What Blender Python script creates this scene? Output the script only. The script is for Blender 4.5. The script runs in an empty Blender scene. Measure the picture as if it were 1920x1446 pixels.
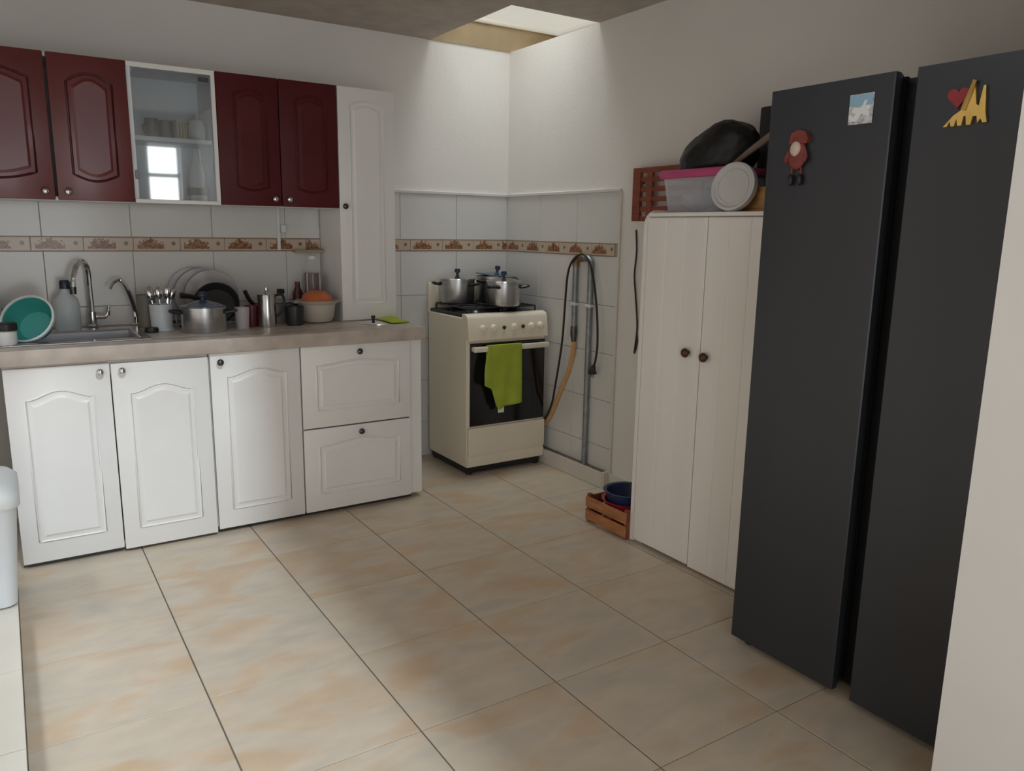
import bpy, bmesh, math, random
from mathutils import Vector, Matrix
random.seed(7)
S = bpy.context.scene
COL = S.collection
PI = math.pi

# ------------------------------------------------------------------ camera
CAM = (0.0, 0.0, 1.33)
F_PX, YAW, PITCH, ROLL = 1458.35, math.radians(33.143), math.radians(11.233), math.radians(0.893)
def set_camera():
    fwd = Vector((math.sin(YAW)*math.cos(PITCH), math.cos(YAW)*math.cos(PITCH), -math.sin(PITCH)))
    right = Vector((math.cos(YAW), -math.sin(YAW), 0)); up = right.cross(fwd)
    r2 = right*math.cos(ROLL) + up*math.sin(ROLL); u2 = -right*math.sin(ROLL) + up*math.cos(ROLL)
    cd = bpy.data.cameras.new('camera'); cam = bpy.data.objects.new('camera', cd); COL.objects.link(cam)
    cd.sensor_fit = 'HORIZONTAL'; cd.sensor_width = 36.0; cd.lens = 36.0*F_PX/1920.0; cd.clip_start = 0.02
    m = Matrix((r2, u2, -fwd)).transposed().to_4x4(); m.translation = Vector(CAM)
    cam.matrix_world = m
    S.camera = cam
set_camera()

# ------------------------------------------------------------------ world, lights, exposure
S.view_settings.view_transform = 'Standard'; S.view_settings.look = 'None'
S.view_settings.gamma = 1.0; S.view_settings.use_curve_mapping = False
S.view_settings.exposure = -0.06
w = bpy.data.worlds.new('daylight'); S.world = w; w.use_nodes = True
w.node_tree.nodes['Background'].inputs[0].default_value = (1.0, 0.91, 0.81, 1)
w.node_tree.nodes['Background'].inputs[1].default_value = 0.80
def area(name, loc, target, sx, sy, power, col=(1, 1, 1), spread=PI):
    l = bpy.data.lights.new(name, 'AREA'); l.shape = 'RECTANGLE'; l.size = sx; l.size_y = sy
    l.energy = power; l.color = col; l.spread = spread
    o = bpy.data.objects.new(name, l); COL.objects.link(o); o.location = loc
    d = Vector(target) - Vector(loc); o.rotation_euler = d.to_track_quat('-Z', 'Y').to_euler()
    return o
area('patio_daylight', (-1.08, 1.9, 3.05), (-0.25, 2.0, 1.0), 2.2, 0.55, 56, (0.80, 0.905, 1.0))
area('rear_fill_light', (0.275, -0.95, 1.06), (0.275, 3.0, 1.06), 1.1, 1.9, 18, (0.84, 0.925, 1.0))  # added lamp in the invented rear doorway; brightens tiles and cabinet fronts
area('high_rear_light', (0.80, -1.9, 5.5), (0.50, 2.4, 0.0), 0.32, 1.2, 270, (0.80, 0.905, 1.0))  # added strip lamp high behind the camera, shining through the made-up ceiling gap
area('skylight_daylight', (2.36, 3.62, 2.95), (2.36, 3.66, 0.0), 0.46, 0.60, 40, (0.94, 1.0, 1.0), math.radians(80))

# ------------------------------------------------------------------ materials
M = {}
def mat(name, col, rough=0.5, metal=0.0, vary=0.06, scale=6.0, bump=0.0, bscale=40.0, coat=0.0, trans=0.0, ior=1.45, alpha=1.0, spec=0.5, stretch=(1, 1, 1)):
    m = bpy.data.materials.new(name); m.use_nodes = True; nt = m.node_tree; b = nt.nodes['Principled BSDF']
    b.inputs['Roughness'].default_value = rough; b.inputs['Metallic'].default_value = metal
    b.inputs['Coat Weight'].default_value = coat; b.inputs['Coat Roughness'].default_value = 0.12
    b.inputs['Transmission Weight'].default_value = trans; b.inputs['IOR'].default_value = ior
    b.inputs['Alpha'].default_value = alpha; b.inputs['Specular IOR Level'].default_value = spec
    tc = nt.nodes.new('ShaderNodeTexCoord'); mp = nt.nodes.new('ShaderNodeMapping'); mp.inputs['Scale'].default_value = stretch
    nt.links.new(tc.outputs['Object'], mp.inputs[0])
    n = nt.nodes.new('ShaderNodeTexNoise'); n.inputs['Scale'].default_value = scale; n.inputs['Detail'].default_value = 4
    nt.links.new(mp.outputs[0], n.inputs['Vector'])
    cr = nt.nodes.new('ShaderNodeValToRGB')
    cr.color_ramp.elements[0].color = tuple(max(0, c*(1-vary)) for c in col) + (1,)
    cr.color_ramp.elements[1].color = tuple(min(1, c*(1+vary)) for c in col) + (1,)
    cr.color_ramp.elements[0].position = 0.3; cr.color_ramp.elements[1].position = 0.7
    nt.links.new(n.outputs['Fac'], cr.inputs[0]); nt.links.new(cr.outputs[0], b.inputs['Base Color'])
    if bump:
        n2 = nt.nodes.new('ShaderNodeTexNoise'); n2.inputs['Scale'].default_value = bscale; n2.inputs['Detail'].default_value = 5
        nt.links.new(mp.outputs[0], n2.inputs['Vector'])
        bp = nt.nodes.new('ShaderNodeBump'); bp.inputs['Strength'].default_value = bump; bp.inputs['Distance'].default_value = 0.01
        nt.links.new(n2.outputs['Fac'], bp.inputs['Height']); nt.links.new(bp.outputs[0], b.inputs['Normal'])
    M[name] = m
    return m

mat('plaster', (0.77, 0.745, 0.715), 0.75, vary=0.03, scale=2.0, bump=0.08, bscale=60)
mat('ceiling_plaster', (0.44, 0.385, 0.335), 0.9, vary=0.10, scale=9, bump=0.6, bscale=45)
mat('partition_plaster', (0.78, 0.755, 0.73), 0.7, vary=0.03, scale=2.0, bump=0.05)
mat('grout', (0.36, 0.33, 0.29), 0.9, vary=0.1, scale=20)
mat('floor_grout', (0.15, 0.125, 0.10), 0.9, vary=0.15, scale=20)
mat('wall_tile', (0.66, 0.65, 0.63), 0.16, vary=0.02, scale=3)
mat('skirting_tile', (0.66, 0.62, 0.56), 0.3, vary=0.04, scale=5)
mat('step_tile', (0.68, 0.64, 0.56), 0.45, vary=0.05, scale=4)
mat('white_paint', (0.82, 0.81, 0.79), 0.35, vary=0.02, scale=3, bump=0.02)
mat('old_white_paint', (0.82, 0.785, 0.74), 0.45, vary=0.05, scale=5, bump=0.06, bscale=14, stretch=(1, 1, 0.15))
mat('cabinet_inside', (0.76, 0.80, 0.84), 0.5, vary=0.03)
mat('maroon', (0.120, 0.012, 0.014), 0.36, vary=0.12, scale=5, coat=0.15, spec=0.9)
mat('maroon_matt', (0.085, 0.010, 0.012), 0.5, vary=0.12, scale=5, spec=0.3)
mat('maroon_line', (0.07, 0.008, 0.010), 0.3, vary=0.1)
mat('worktop_stone', (0.50, 0.43, 0.375), 0.38, vary=0.14, scale=14)
mat('steel', (0.62, 0.62, 0.63), 0.20, 1.0, vary=0.08, scale=8)
mat('brushed_steel', (0.50, 0.50, 0.51), 0.32, 1.0, vary=0.10, scale=8, stretch=(1, 1, 8))
mat('chrome', (0.72, 0.73, 0.75), 0.10, 1.0, vary=0.05)
mat('dark_knob', (0.10, 0.095, 0.09), 0.25, 0.8, vary=0.1)
mat('galvanised', (0.27, 0.28, 0.29), 0.5, 0.7, vary=0.2, scale=25)
mat('brass', (0.30, 0.19, 0.09), 0.45, 0.8, vary=0.2, scale=20)
mat('black_plastic', (0.014, 0.014, 0.016), 0.4, vary=0.2)
mat('black_bag', (0.008, 0.007, 0.007), 0.5, vary=0.3, bump=0.5, bscale=18)
mat('blue_black', (0.018, 0.03, 0.06), 0.3, vary=0.2)
mat('blue_lid', (0.05, 0.08, 0.12), 0.15, vary=0.2, coat=0.3)
mat('enamel', (0.80, 0.725, 0.59), 0.3, vary=0.03, scale=3, coat=0.2)
mat('enamel_knob', (0.82, 0.75, 0.62), 0.35, vary=0.04)
mat('oven_glass', (0.008, 0.008, 0.010), 0.07, vary=0.1, coat=0.4)
mat('cooktop_black', (0.016, 0.015, 0.018), 0.3, vary=0.3)
mat('lime_cloth', (0.36, 0.44, 0.045), 0.9, vary=0.10, scale=12, bump=0.4, bscale=160)
mat('label_white', (0.75, 0.78, 0.62), 0.8)
mat('fridge_steel', (0.046, 0.048, 0.054), 0.36, 0.4, vary=0.08, scale=3, stretch=(1, 1, 0.2), bump=0.01, bscale=200)
mat('fridge_dark', (0.008, 0.008, 0.009), 0.5, vary=0.1)
mat('brown_knob', (0.085, 0.025, 0.017), 0.3, vary=0.15)
mat('red_wood', (0.24, 0.060, 0.032), 0.5, vary=0.25, scale=9, stretch=(1, 6, 6))
mat('crate_wood', (0.38, 0.155, 0.058), 0.6, vary=0.3, scale=10, stretch=(1, 6, 6))
mat('crate_wood_dark', (0.20, 0.055, 0.028), 0.6, vary=0.3, scale=10)
mat('stick_wood', (0.20, 0.15, 0.12), 0.6, vary=0.2, scale=14)
mat('tan_wood', (0.43, 0.22, 0.075), 0.5, vary=0.25, scale=12, stretch=(1, 5, 5))
mat('tan_board', (0.40, 0.30, 0.18), 0.7, vary=0.12, scale=6)
mat('navy_plastic', (0.018, 0.030, 0.085), 0.3, vary=0.1)
mat('red_plastic', (0.38, 0.020, 0.028), 0.3, vary=0.1)
mat('pink_plastic', (0.50, 0.075, 0.20), 0.35, vary=0.08)
mat('frosted_plastic', (0.66, 0.66, 0.70), 0.3, vary=0.05, alpha=0.32)
mat('blue_cloth', (0.14, 0.18, 0.36), 0.85, vary=0.3, scale=14)
mat('pale_cloth', (0.45, 0.45, 0.48), 0.9, vary=0.2, scale=14)
mat('white_plastic', (0.72, 0.73, 0.74), 0.4, vary=0.03)
mat('lid_plastic', (0.58, 0.56, 0.55), 0.4, vary=0.03)
mat('bin_plastic', (0.74, 0.79, 0.84), 0.4, vary=0.03)
mat('bin_lid_plastic', (0.70, 0.74, 0.74), 0.4, vary=0.03)
mat('teal_plastic', (0.045, 0.30, 0.27), 0.35, vary=0.08)
mat('soap_plastic', (0.62, 0.69, 0.71), 0.35, vary=0.04)
mat('cutlery_white', (0.62, 0.66, 0.70), 0.35, vary=0.05)
mat('olive_grey', (0.20, 0.185, 0.155), 0.5, vary=0.1)
mat('plate_ceramic', (0.34, 0.33, 0.33), 0.25, vary=0.05)
mat('aluminium', (0.36, 0.35, 0.34), 0.45, 0.6, vary=0.1)
mat('nonstick', (0.022, 0.022, 0.026), 0.35, vary=0.2)
mat('tumbler_plastic', (0.55, 0.50, 0.53), 0.25, vary=0.05, alpha=0.85)
mat('wine_plastic', (0.10, 0.012, 0.022), 0.3, vary=0.1)
mat('cream_plastic', (0.52, 0.46, 0.40), 0.4, vary=0.05)
mat('orange_plastic', (0.50, 0.13, 0.045), 0.4, vary=0.08)
mat('dark_sauce', (0.07, 0.012, 0.008), 0.2, vary=0.2)
mat('clear_plastic', (0.75, 0.74, 0.76), 0.1, vary=0.02, alpha=0.16)
mat('mug_brown', (0.20, 0.17, 0.17), 0.35, vary=0.25, scale=18)
mat('mug_cream', (0.55, 0.52, 0.45), 0.35, vary=0.05)
mat('mug_stripe', (0.34, 0.26, 0.12), 0.4, vary=0.2)
mat('white_ceramic', (0.70, 0.70, 0.69), 0.2, vary=0.03)
mat('yellow_hose', (0.62, 0.34, 0.12), 0.45, vary=0.1)
mat('black_rubber', (0.020, 0.016, 0.014), 0.5, vary=0.2)
mat('white_clamp', (0.66, 0.66, 0.66), 0.4)
mat('gold', (0.75, 0.50, 0.14), 0.35, 0.6, vary=0.15, scale=30)
mat('heart_red', (0.30, 0.025, 0.030), 0.3, vary=0.15, scale=40)
mat('doll_red', (0.20, 0.040, 0.028), 0.6, vary=0.25, scale=40)
mat('doll_cream', (0.58, 0.44, 0.36), 0.5, vary=0.1, scale=40)
mat('print_sky', (0.26, 0.42, 0.52), 0.3, vary=0.1, scale=30)
mat('print_town', (0.52, 0.52, 0.52), 0.35, vary=0.5, scale=70)
mat('glass_clear', (0.8, 0.85, 0.85), 0.02, vary=0.0)

def floor_tile_material():
    m = bpy.data.materials.new('floor_tile'); m.use_nodes = True; nt = m.node_tree; b = nt.nodes['Principled BSDF']
    b.inputs['Roughness'].default_value = 0.36; b.inputs['Specular IOR Level'].default_value = 0.45
    tc = nt.nodes.new('ShaderNodeTexCoord'); oi = nt.nodes.new('ShaderNodeObjectInfo')
    cmb = nt.nodes.new('ShaderNodeCombineXYZ'); mul = nt.nodes.new('ShaderNodeMath'); mul.operation = 'MULTIPLY'; mul.inputs[1].default_value = 60
    nt.links.new(oi.outputs['Random'], mul.inputs[0])
    for i in range(3): nt.links.new(mul.outputs[0], cmb.inputs[i])
    add = nt.nodes.new('ShaderNodeVectorMath'); add.operation = 'ADD'
    nt.links.new(tc.outputs['Object'], add.inputs[0]); nt.links.new(cmb.outputs[0], add.inputs[1])
    mp = nt.nodes.new('ShaderNodeMapping'); mp.inputs['Scale'].default_value = (1.0, 2.1, 1.0); mp.inputs['Rotation'].default_value = (0, 0, 0.35)
    nt.links.new(add.outputs[0], mp.inputs[0])
    n = nt.nodes.new('ShaderNodeTexNoise'); n.inputs['Scale'].default_value = 3.2; n.inputs['Detail'].default_value = 5; n.inputs['Distortion'].default_value = 0.6
    nt.links.new(mp.outputs[0], n.inputs['Vector'])
    cr = nt.nodes.new('ShaderNodeValToRGB'); e = cr.color_ramp.elements
    e[0].position = 0.28; e[0].color = (0.510, 0.454, 0.373, 1); e[1].position = 0.74; e[1].color = (0.568, 0.406, 0.261, 1)
    x = e.new(0.50); x.color = (0.588, 0.501, 0.392, 1); x = e.new(0.62); x.color = (0.573, 0.439, 0.306, 1)
    nt.links.new(n.outputs['Fac'], cr.inputs[0])
    n2 = nt.nodes.new('ShaderNodeTexNoise'); n2.inputs['Scale'].default_value = 7; n2.inputs['Detail'].default_value = 4
    nt.links.new(mp.outputs[0], n2.inputs['Vector'])
    r2 = nt.nodes.new('ShaderNodeMapRange'); r2.inputs[1].default_value = 0.3; r2.inputs[2].default_value = 0.7; r2.inputs[3].default_value = 0.93; r2.inputs[4].default_value = 1.06
    nt.links.new(n2.outputs['Fac'], r2.inputs[0])
    mx = nt.nodes.new('ShaderNodeMix'); mx.data_type = 'RGBA'; mx.blend_type = 'MULTIPLY'; mx.inputs[0].default_value = 1
    nt.links.new(cr.outputs[0], mx.inputs[6]); nt.links.new(r2.outputs[0], mx.inputs[7])
    nt.links.new(mx.outputs[2], b.inputs['Base Color'])
    M['floor_tile'] = m
floor_tile_material()

def border_material():
    # printed border tile: cream ground, brown cottage-and-bush print, small flower dot, tan edge line
    m = bpy.data.materials.new('border_print'); m.use_nodes = True; nt = m.node_tree; b = nt.nodes['Principled BSDF']
    b.inputs['Roughness'].default_value = 0.2
    L = nt.links.new
    tc = nt.nodes.new('ShaderNodeTexCoord'); sep = nt.nodes.new('ShaderNodeSeparateXYZ'); L(tc.outputs['Object'], sep.inputs[0])
    def math_(op, a, c=None):
        n = nt.nodes.new('ShaderNodeMath'); n.operation = op
        for i, v in enumerate((a, c)):
            if v is None: continue
            if isinstance(v, (int, float)): n.inputs[i].default_value = v
            else: L(v, n.inputs[i])
        return n.outputs[0]
    X, Z = sep.outputs[0], sep.outputs[2]
    oi = nt.nodes.new('ShaderNodeObjectInfo')
    sh = nt.nodes.new('ShaderNodeCombineXYZ'); L(math_('MULTIPLY', oi.outputs['Random'], 9), sh.inputs[0])
    ad = nt.nodes.new('ShaderNodeVectorMath'); L(tc.outputs['Object'], ad.inputs[0]); L(sh.outputs[0], ad.inputs[1])
    n = nt.nodes.new('ShaderNodeTexNoise'); n.inputs['Scale'].default_value = 75; n.inputs['Detail'].default_value = 2; L(ad.outputs[0], n.inputs['Vector'])
    nz = math_('SUBTRACT', n.outputs['Fac'], 0.5)
    dx = math_('ABSOLUTE', math_('ADD', X, 0.028))
    top = math_('SUBTRACT', 0.031, math_('MULTIPLY', dx, 0.50))
    hi = math_('ADD', top, math_('MULTIPLY', nz, 0.085))
    inz = math_('MULTIPLY', math_('LESS_THAN', Z, math_('SUBTRACT', hi, 0.004)), math_('GREATER_THAN', Z, -0.021))
    house = math_('MULTIPLY', math_('LESS_THAN', dx, 0.058), inz)
    fx = math_('SUBTRACT', X, 0.072); fz = math_('SUBTRACT', Z, 0.004)
    d2 = math_('ADD', math_('MULTIPLY', fx, fx), math_('MULTIPLY', fz, fz))
    dot = math_('LESS_THAN', d2, 0.000085)
    edge = math_('GREATER_THAN', math_('ABSOLUTE', Z), 0.0275)
    def mix(f, a, c):
        x = nt.nodes.new('ShaderNodeMix'); x.data_type = 'RGBA'; L(f, x.inputs[0])
        for i, v in ((6, a), (7, c)):
            if isinstance(v, tuple): x.inputs[i].default_value = v
            else: L(v, x.inputs[i])
        return x.outputs[2]
    n3 = nt.nodes.new('ShaderNodeTexNoise'); n3.inputs['Scale'].default_value = 150; L(ad.outputs[0], n3.inputs['Vector'])
    brown = mix(math_('GREATER_THAN', n3.outputs['Fac'], 0.5), (0.15, 0.055, 0.022, 1), (0.33, 0.17, 0.085, 1))
    c = mix(edge, (0.52, 0.42, 0.33, 1), (0.30, 0.20, 0.13, 1))
    c = mix(house, c, brown); c = mix(dot, c, (0.19, 0.14, 0.11, 1))
    L(c, b.inputs['Base Color']); M['border_print'] = m
border_material()

def glass_pane_material(name, tint=(0.93, 0.96, 0.97), extra=0.10):
    m = bpy.data.materials.new(name); m.use_nodes = True; nt = m.node_tree
    nt.nodes.remove(nt.nodes['Principled BSDF']); out = nt.nodes['Material Output']
    t = nt.nodes.new('ShaderNodeBsdfTransparent'); t.inputs[0].default_value = tint + (1,)
    g = nt.nodes.new('ShaderNodeBsdfGlossy'); g.inputs['Roughness'].default_value = 0.03
    f = nt.nodes.new('ShaderNodeFresnel'); f.inputs[0].default_value = 1.5
    a = nt.nodes.new('ShaderNodeMath'); a.operation = 'ADD'; a.inputs[1].default_value = extra; nt.links.new(f.outputs[0], a.inputs[0])
    x = nt.nodes.new('ShaderNodeMixShader'); nt.links.new(a.outputs[0], x.inputs[0])
    nt.links.new(t.outputs[0], x.inputs[1]); nt.links.new(g.outputs[0], x.inputs[2]); nt.links.new(x.outputs[0], out.inputs[0])
    M[name] = m
glass_pane_material('cabinet_glass')

def emissive(name, col, strength, clear=0.0):
    m = bpy.data.materials.new(name); m.use_nodes = True; nt = m.node_tree
    nt.nodes.remove(nt.nodes['Principled BSDF']); out = nt.nodes['Material Output']
    e = nt.nodes.new('ShaderNodeEmission'); e.inputs[0].default_value = col + (1,); e.inputs[1].default_value = strength
    n = nt.nodes.new('ShaderNodeTexNoise'); n.inputs['Scale'].default_value = 3
    r = nt.nodes.new('ShaderNodeMapRange'); r.inputs[3].default_value = strength*0.94; r.inputs[4].default_value = strength*1.06
    nt.links.new(n.outputs['Fac'], r.inputs[0]); nt.links.new(r.outputs[0], e.inputs[1])
    if clear:
        t = nt.nodes.new('ShaderNodeBsdfTransparent'); x = nt.nodes.new('ShaderNodeMixShader'); x.inputs[0].default_value = clear
        nt.links.new(e.outputs[0], x.inputs[1]); nt.links.new(t.outputs[0], x.inputs[2]); nt.links.new(x.outputs[0], out.inputs[0])
    else: nt.links.new(e.outputs[0], out.inputs[0])
    M[name] = m
emissive('skylight_sheet', (0.98, 0.94, 0.80), 0.62, 0.30)
emissive('bright_pane', (0.93, 0.97, 1.0), 7.0)

# ------------------------------------------------------------------ mesh helpers
class B:
    def __init__(s): s.bm = bmesh.new()
    def _v(s, p): return s.bm.verts.new(p)
    def _f(s, vs):
        try: return s.bm.faces.new(vs)
        except ValueError: return None
    def box(s, x0, x1, y0, y1, z0, z1, bev=0.0, seg=1):
        t = bmesh.new(); bmesh.ops.create_cube(t, size=1)
        for v in t.verts: v.co = Vector(((x0+x1)/2 + v.co.x*(x1-x0), (y0+y1)/2 + v.co.y*(y1-y0), (z0+z1)/2 + v.co.z*(z1-z0)))
        if bev: bmesh.ops.bevel(t, geom=list(t.edges), offset=bev, segments=seg, profile=0.5, affect='EDGES')
        return s.merge(t)
    def merge(s, t, mat4=None):
        mp = {}
        for v in t.verts: mp[v] = s._v(mat4 @ v.co if mat4 else v.co)
        for f in t.faces: s._f([mp[v] for v in f.verts])
        t.free(); return s
    def ring(s, c, ax, ay, r, n, r2=None):
        r2 = r if r2 is None else r2
        return [s._v(c + ax*(r*math.cos(2*PI*i/n)) + ay*(r2*math.sin(2*PI*i/n))) for i in range(n)]
    def bridge(s, a, b):
        n = len(a)
        for i in range(n): s._f([a[i], a[(i+1) % n], b[(i+1) % n], b[i]])
    def cyl(s, p0, p1, r0, r1=None, n=16):
        r1 = r0 if r1 is None else r1
        p0, p1 = Vector(p0), Vector(p1); d = (p1-p0).normalized()
        ax = d.orthogonal().normalized(); ay = d.cross(ax)
        a = s.ring(p0, ax, ay, r0, n); b = s.ring(p1, ax, ay, r1, n)
        s.bridge(a, b); s._f(list(reversed(a))); s._f(b); return s
    def lathe(s, prof, n=24, c=(0, 0, 0), m=None):
        c = Vector(c); X, Y = Vector((1, 0, 0)), Vector((0, 1, 0)); prev = None; rings = []
        for r, z in prof:
            cc = c + Vector((0, 0, z))
            rings.append(s.ring(cc, X, Y, r, n) if r > 1e-5 else [s._v(cc)])
        for a, b in zip(rings, rings[1:]):
            if len(a) == 1 and len(b) == 1: continue
            if len(a) == 1:
                for i in range(n): s._f([a[0], b[(i+1) % n], b[i]][::-1])
            elif len(b) == 1:
                for i in range(n): s._f([a[i], a[(i+1) % n], b[0]])
            else: s.bridge(a, b)
        if len(rings[0]) > 1 and prof[0] != prof[-1]: s._f(list(reversed(rings[0])))
        if len(rings[-1]) > 1 and prof[0] != prof[-1]: s._f(rings[-1])
        return s
    def tube(s, pts, r, n=8, closed=False):
        P = [Vector(p) for p in pts]; k = len(P); rs = r if isinstance(r, (list, tuple)) else [r]*k
        rings = []; ax = None
        for i in range(k):
            if closed: t = P[(i+1) % k] - P[(i-1) % k]
            else: t = P[min(i+1, k-1)] - P[max(i-1, 0)]
            t.normalize()
            if ax is None: ax = t.orthogonal().normalized()
            ax = (ax - t*ax.dot(t)); ax = ax.normalized() if ax.length > 1e-6 else t.orthogonal().normalized()
            ay = t.cross(ax); rings.append(s.ring(P[i], ax, ay, rs[i], n))
        for a, b in zip(rings, rings[1:]): s.bridge(a, b)
        if closed:
            # pick the rotation that lines the last ring up with the first
            a, b = rings[-1], rings[0]
            j = min(range(n), key=lambda q: (a[0].co - b[q].co).length); b = b[j:] + b[:j]; s.bridge(a, b)
        else: s._f(list(reversed(rings[0]))); s._f(rings[-1])
        return s
    def prism(s, pts, axis, a0, a1):
        # pts: 2D outline; axis 0/1/2 = extrusion axis
        def P(p, a):
            q = [p[0], p[1]]; q.insert(axis, a); return q
        A = [s._v(P(p, a0)) for p in pts]; C = [s._v(P(p, a1)) for p in pts]
        s.bridge(A, C); s._f(list(reversed(A))); s._f(C); return s
    def grid(s, fn, nu, nv, thick=None):
        g = [[s._v(fn(u/nu, v/nv)) for v in range(nv+1)] for u in range(nu+1)]
        for u in range(nu):
            for v in range(nv): s._f([g[u][v], g[u+1][v], g[u+1][v+1], g[u][v+1]])
        return s
    def obj(s, name, material, parent=None, smooth=35, loc=None, rot=None):
        bmesh.ops.recalc_face_normals(s.bm, faces=list(s.bm.faces))
        me = bpy.data.meshes.new(name); s.bm.to_mesh(me); s.bm.free()
        me.materials.append(M[material] if isinstance(material, str) else material)
        if smooth:
            for p in me.polygons: p.use_smooth = True
            me.set_sharp_from_angle(angle=math.radians(smooth))
        o = bpy.data.objects.new(name, me); COL.objects.link(o); o.parent = parent
        if loc: o.location = loc
        if rot: o.rotation_euler = rot
        return o
def tag(o, label=None, cat=None, group=None, kind=None):
    if label: o['label'] = label
    if cat: o['category'] = cat
    if group: o['group'] = group
    if kind: o['kind'] = kind
    return o
def thing(name, label, cat, loc=(0, 0, 0), rz=0.0, group=None, rot=None):
    o = bpy.data.objects.new(name, None); COL.objects.link(o); o.location = loc
    o.rotation_euler = rot if rot else (0, 0, rz); o.empty_display_size = 0.05
    return tag(o, label, cat, group)
def struct(o, label=None): return tag(o, label, None, None, 'structure')
def place_mesh(name, me, parent, loc, rz=0.0):
    o = bpy.data.objects.new(name, me); COL.objects.link(o); o.parent = parent; o.location = loc; o.rotation_euler = (0, 0, rz)
    return o
def box(name, material, x0, x1, y0, y1, z0, z1, bev=0.0, parent=None, seg=1):
    return B().box(x0, x1, y0, y1, z0, z1, bev, seg).obj(name, material, parent)
def spline(pts, k=8):
    # Catmull-Rom through points
    P = [Vector(p) for p in pts]; out = []
    for i in range(len(P)-1):
        p0, p1, p2, p3 = P[max(i-1, 0)], P[i], P[i+1], P[min(i+2, len(P)-1)]
        for j in range(k):
            t = j/k
            out.append(0.5*((2*p1) + (p2-p0)*t + (2*p0-5*p1+4*p2-p3)*t*t + (3*p1-p0-3*p2+p3)*t**3))
    out.append(P[-1]); return out

# ================================================================== the room
WX, WY, CZ = 2.60, 4.06, 2.35           # right wall, back wall, ceiling
# ---- floor: grout slab and one object per tile
floor = struct(box('floor', 'floor_grout', -0.6, 2.72, -0.75, 4.2, -0.06, -0.002))
T = 0.45; X0, Y0 = 0.385, 2.60
def tile_mesh(w, h, t, bev, name, material):
    b = B().box(-w/2, w/2, -h/2, h/2, 0, t, 0)
    bmesh.ops.bevel(b.bm, geom=[e for e in b.bm.edges if all(v.co.z > t-1e-6 for v in e.verts)], offset=bev, segments=1, affect='EDGES')
    bmesh.ops.recalc_face_normals(b.bm, faces=list(b.bm.faces))
    me = bpy.data.meshes.new(name); b.bm.to_mesh(me); b.bm.free(); me.materials.append(M[material]); return me
cache = {}
for i in range(-1, 6):
    for j in range(-8, 4):
        xa, xb = X0+i*T, X0+(i+1)*T; ya, yb = Y0+j*T, Y0+(j+1)*T
        xa, xb = max(xa, -0.062), min(xb, WX); ya, yb = max(ya, -0.6), min(yb, WY)
        if xb-xa < 0.03 or yb-ya < 0.03: continue
        k = (round(xb-xa, 3), round(yb-ya, 3))
        if k not in cache: cache[k] = tile_mesh(k[0]-0.0045, k[1]-0.0026, 0.008, 0.0006, 'tile', 'floor_tile')
        place_mesh('tile', cache[k], floor, ((xa+xb)/2, (ya+yb)/2, -0.008))
# ---- raised tiled step at the patio side
step = struct(box('trim_1', 'step_tile', -0.50, -0.062, -0.4, 3.22, -0.002, 0.092), 'raised cream tiled step along the patio opening')
for j in range(9):
    box('tile', 'step_tile', -0.50, -0.058, -0.4+j*0.402, -0.4+(j+1)*0.402-0.003, 0.092, 0.100, 0.001, step)

# ---- walls
wb = struct(box('wall_back', 'plaster', -0.65, 2.75, WY, WY+0.12, 0, CZ))
wr = struct(box('wall_right', 'plaster', WX, WX+0.12, -0.6, WY+0.0, 0, CZ))
wl = B(); wl.box(-0.65, -0.50, -0.75, 1.00, 0, CZ); wl.box(-0.65, -0.50, 3.25, WY, 0, CZ); wl.box(-0.65, -0.50, 1.00, 3.25, 2.05, CZ)  # unseen opening on this side is invented, sized to shape the left light
struct(wl.obj('wall_left', 'plaster'))
wq = B(); wq.box(-0.5, -0.30, -0.75, -0.6, 0, CZ); wq.box(-0.30, 0.85, -0.75, -0.6, 2.05, CZ); wq.box(0.85, 1.22, -0.75, -0.6, 0, CZ)  # unseen doorway invented to let light in from behind
wq.box(1.22, 1.52, -0.75, -0.6, 0, 1.52); wq.box(1.22, 1.52, -0.75, -0.6, 2.08, CZ); wq.box(1.52, 2.72, -0.75, -0.6, 0, CZ)
struct(wq.obj('wall_rear', 'plaster'))
struct(box('trim_2', 'step_tile', -2.6, 2.72, -4.2, -0.75, -0.06, 0.0), 'added pale slab behind the kitchen, blocking light from below')  # unseen slab, put in so no sky light enters from below
struct(box('trim_3', 'step_tile', -2.6, -0.65, -0.75, 4.2, -0.06, 0.0), 'pale paved patio beside the kitchen')
wp = B(); wp.box(1.676, 1.826, -0.6, 0.788, 0, CZ)
struct(wp.obj('wall_partition', 'partition_plaster'), 'white plastered partition wall end beside the fridge')
# rear window with two stacked bright panes (mirrored in the cabinet glass)
rw = struct(B().box(1.22, 1.52, -0.70, -0.66, 1.52, 1.545).box(1.22, 1.52, -0.70, -0.66, 1.78, 1.815).box(1.22, 1.52, -0.70, -0.66, 2.055, 2.08)
            .box(1.22, 1.245, -0.70, -0.66, 1.545, 2.055).box(1.495, 1.52, -0.70, -0.66, 1.545, 2.055).obj('window_2', 'white_paint'))
for z0, z1 in ((1.545, 1.78), (1.815, 2.055)): box('pane', 'bright_pane', 1.245, 1.495, -0.685, -0.680, z0, z1, 0, rw)

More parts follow.
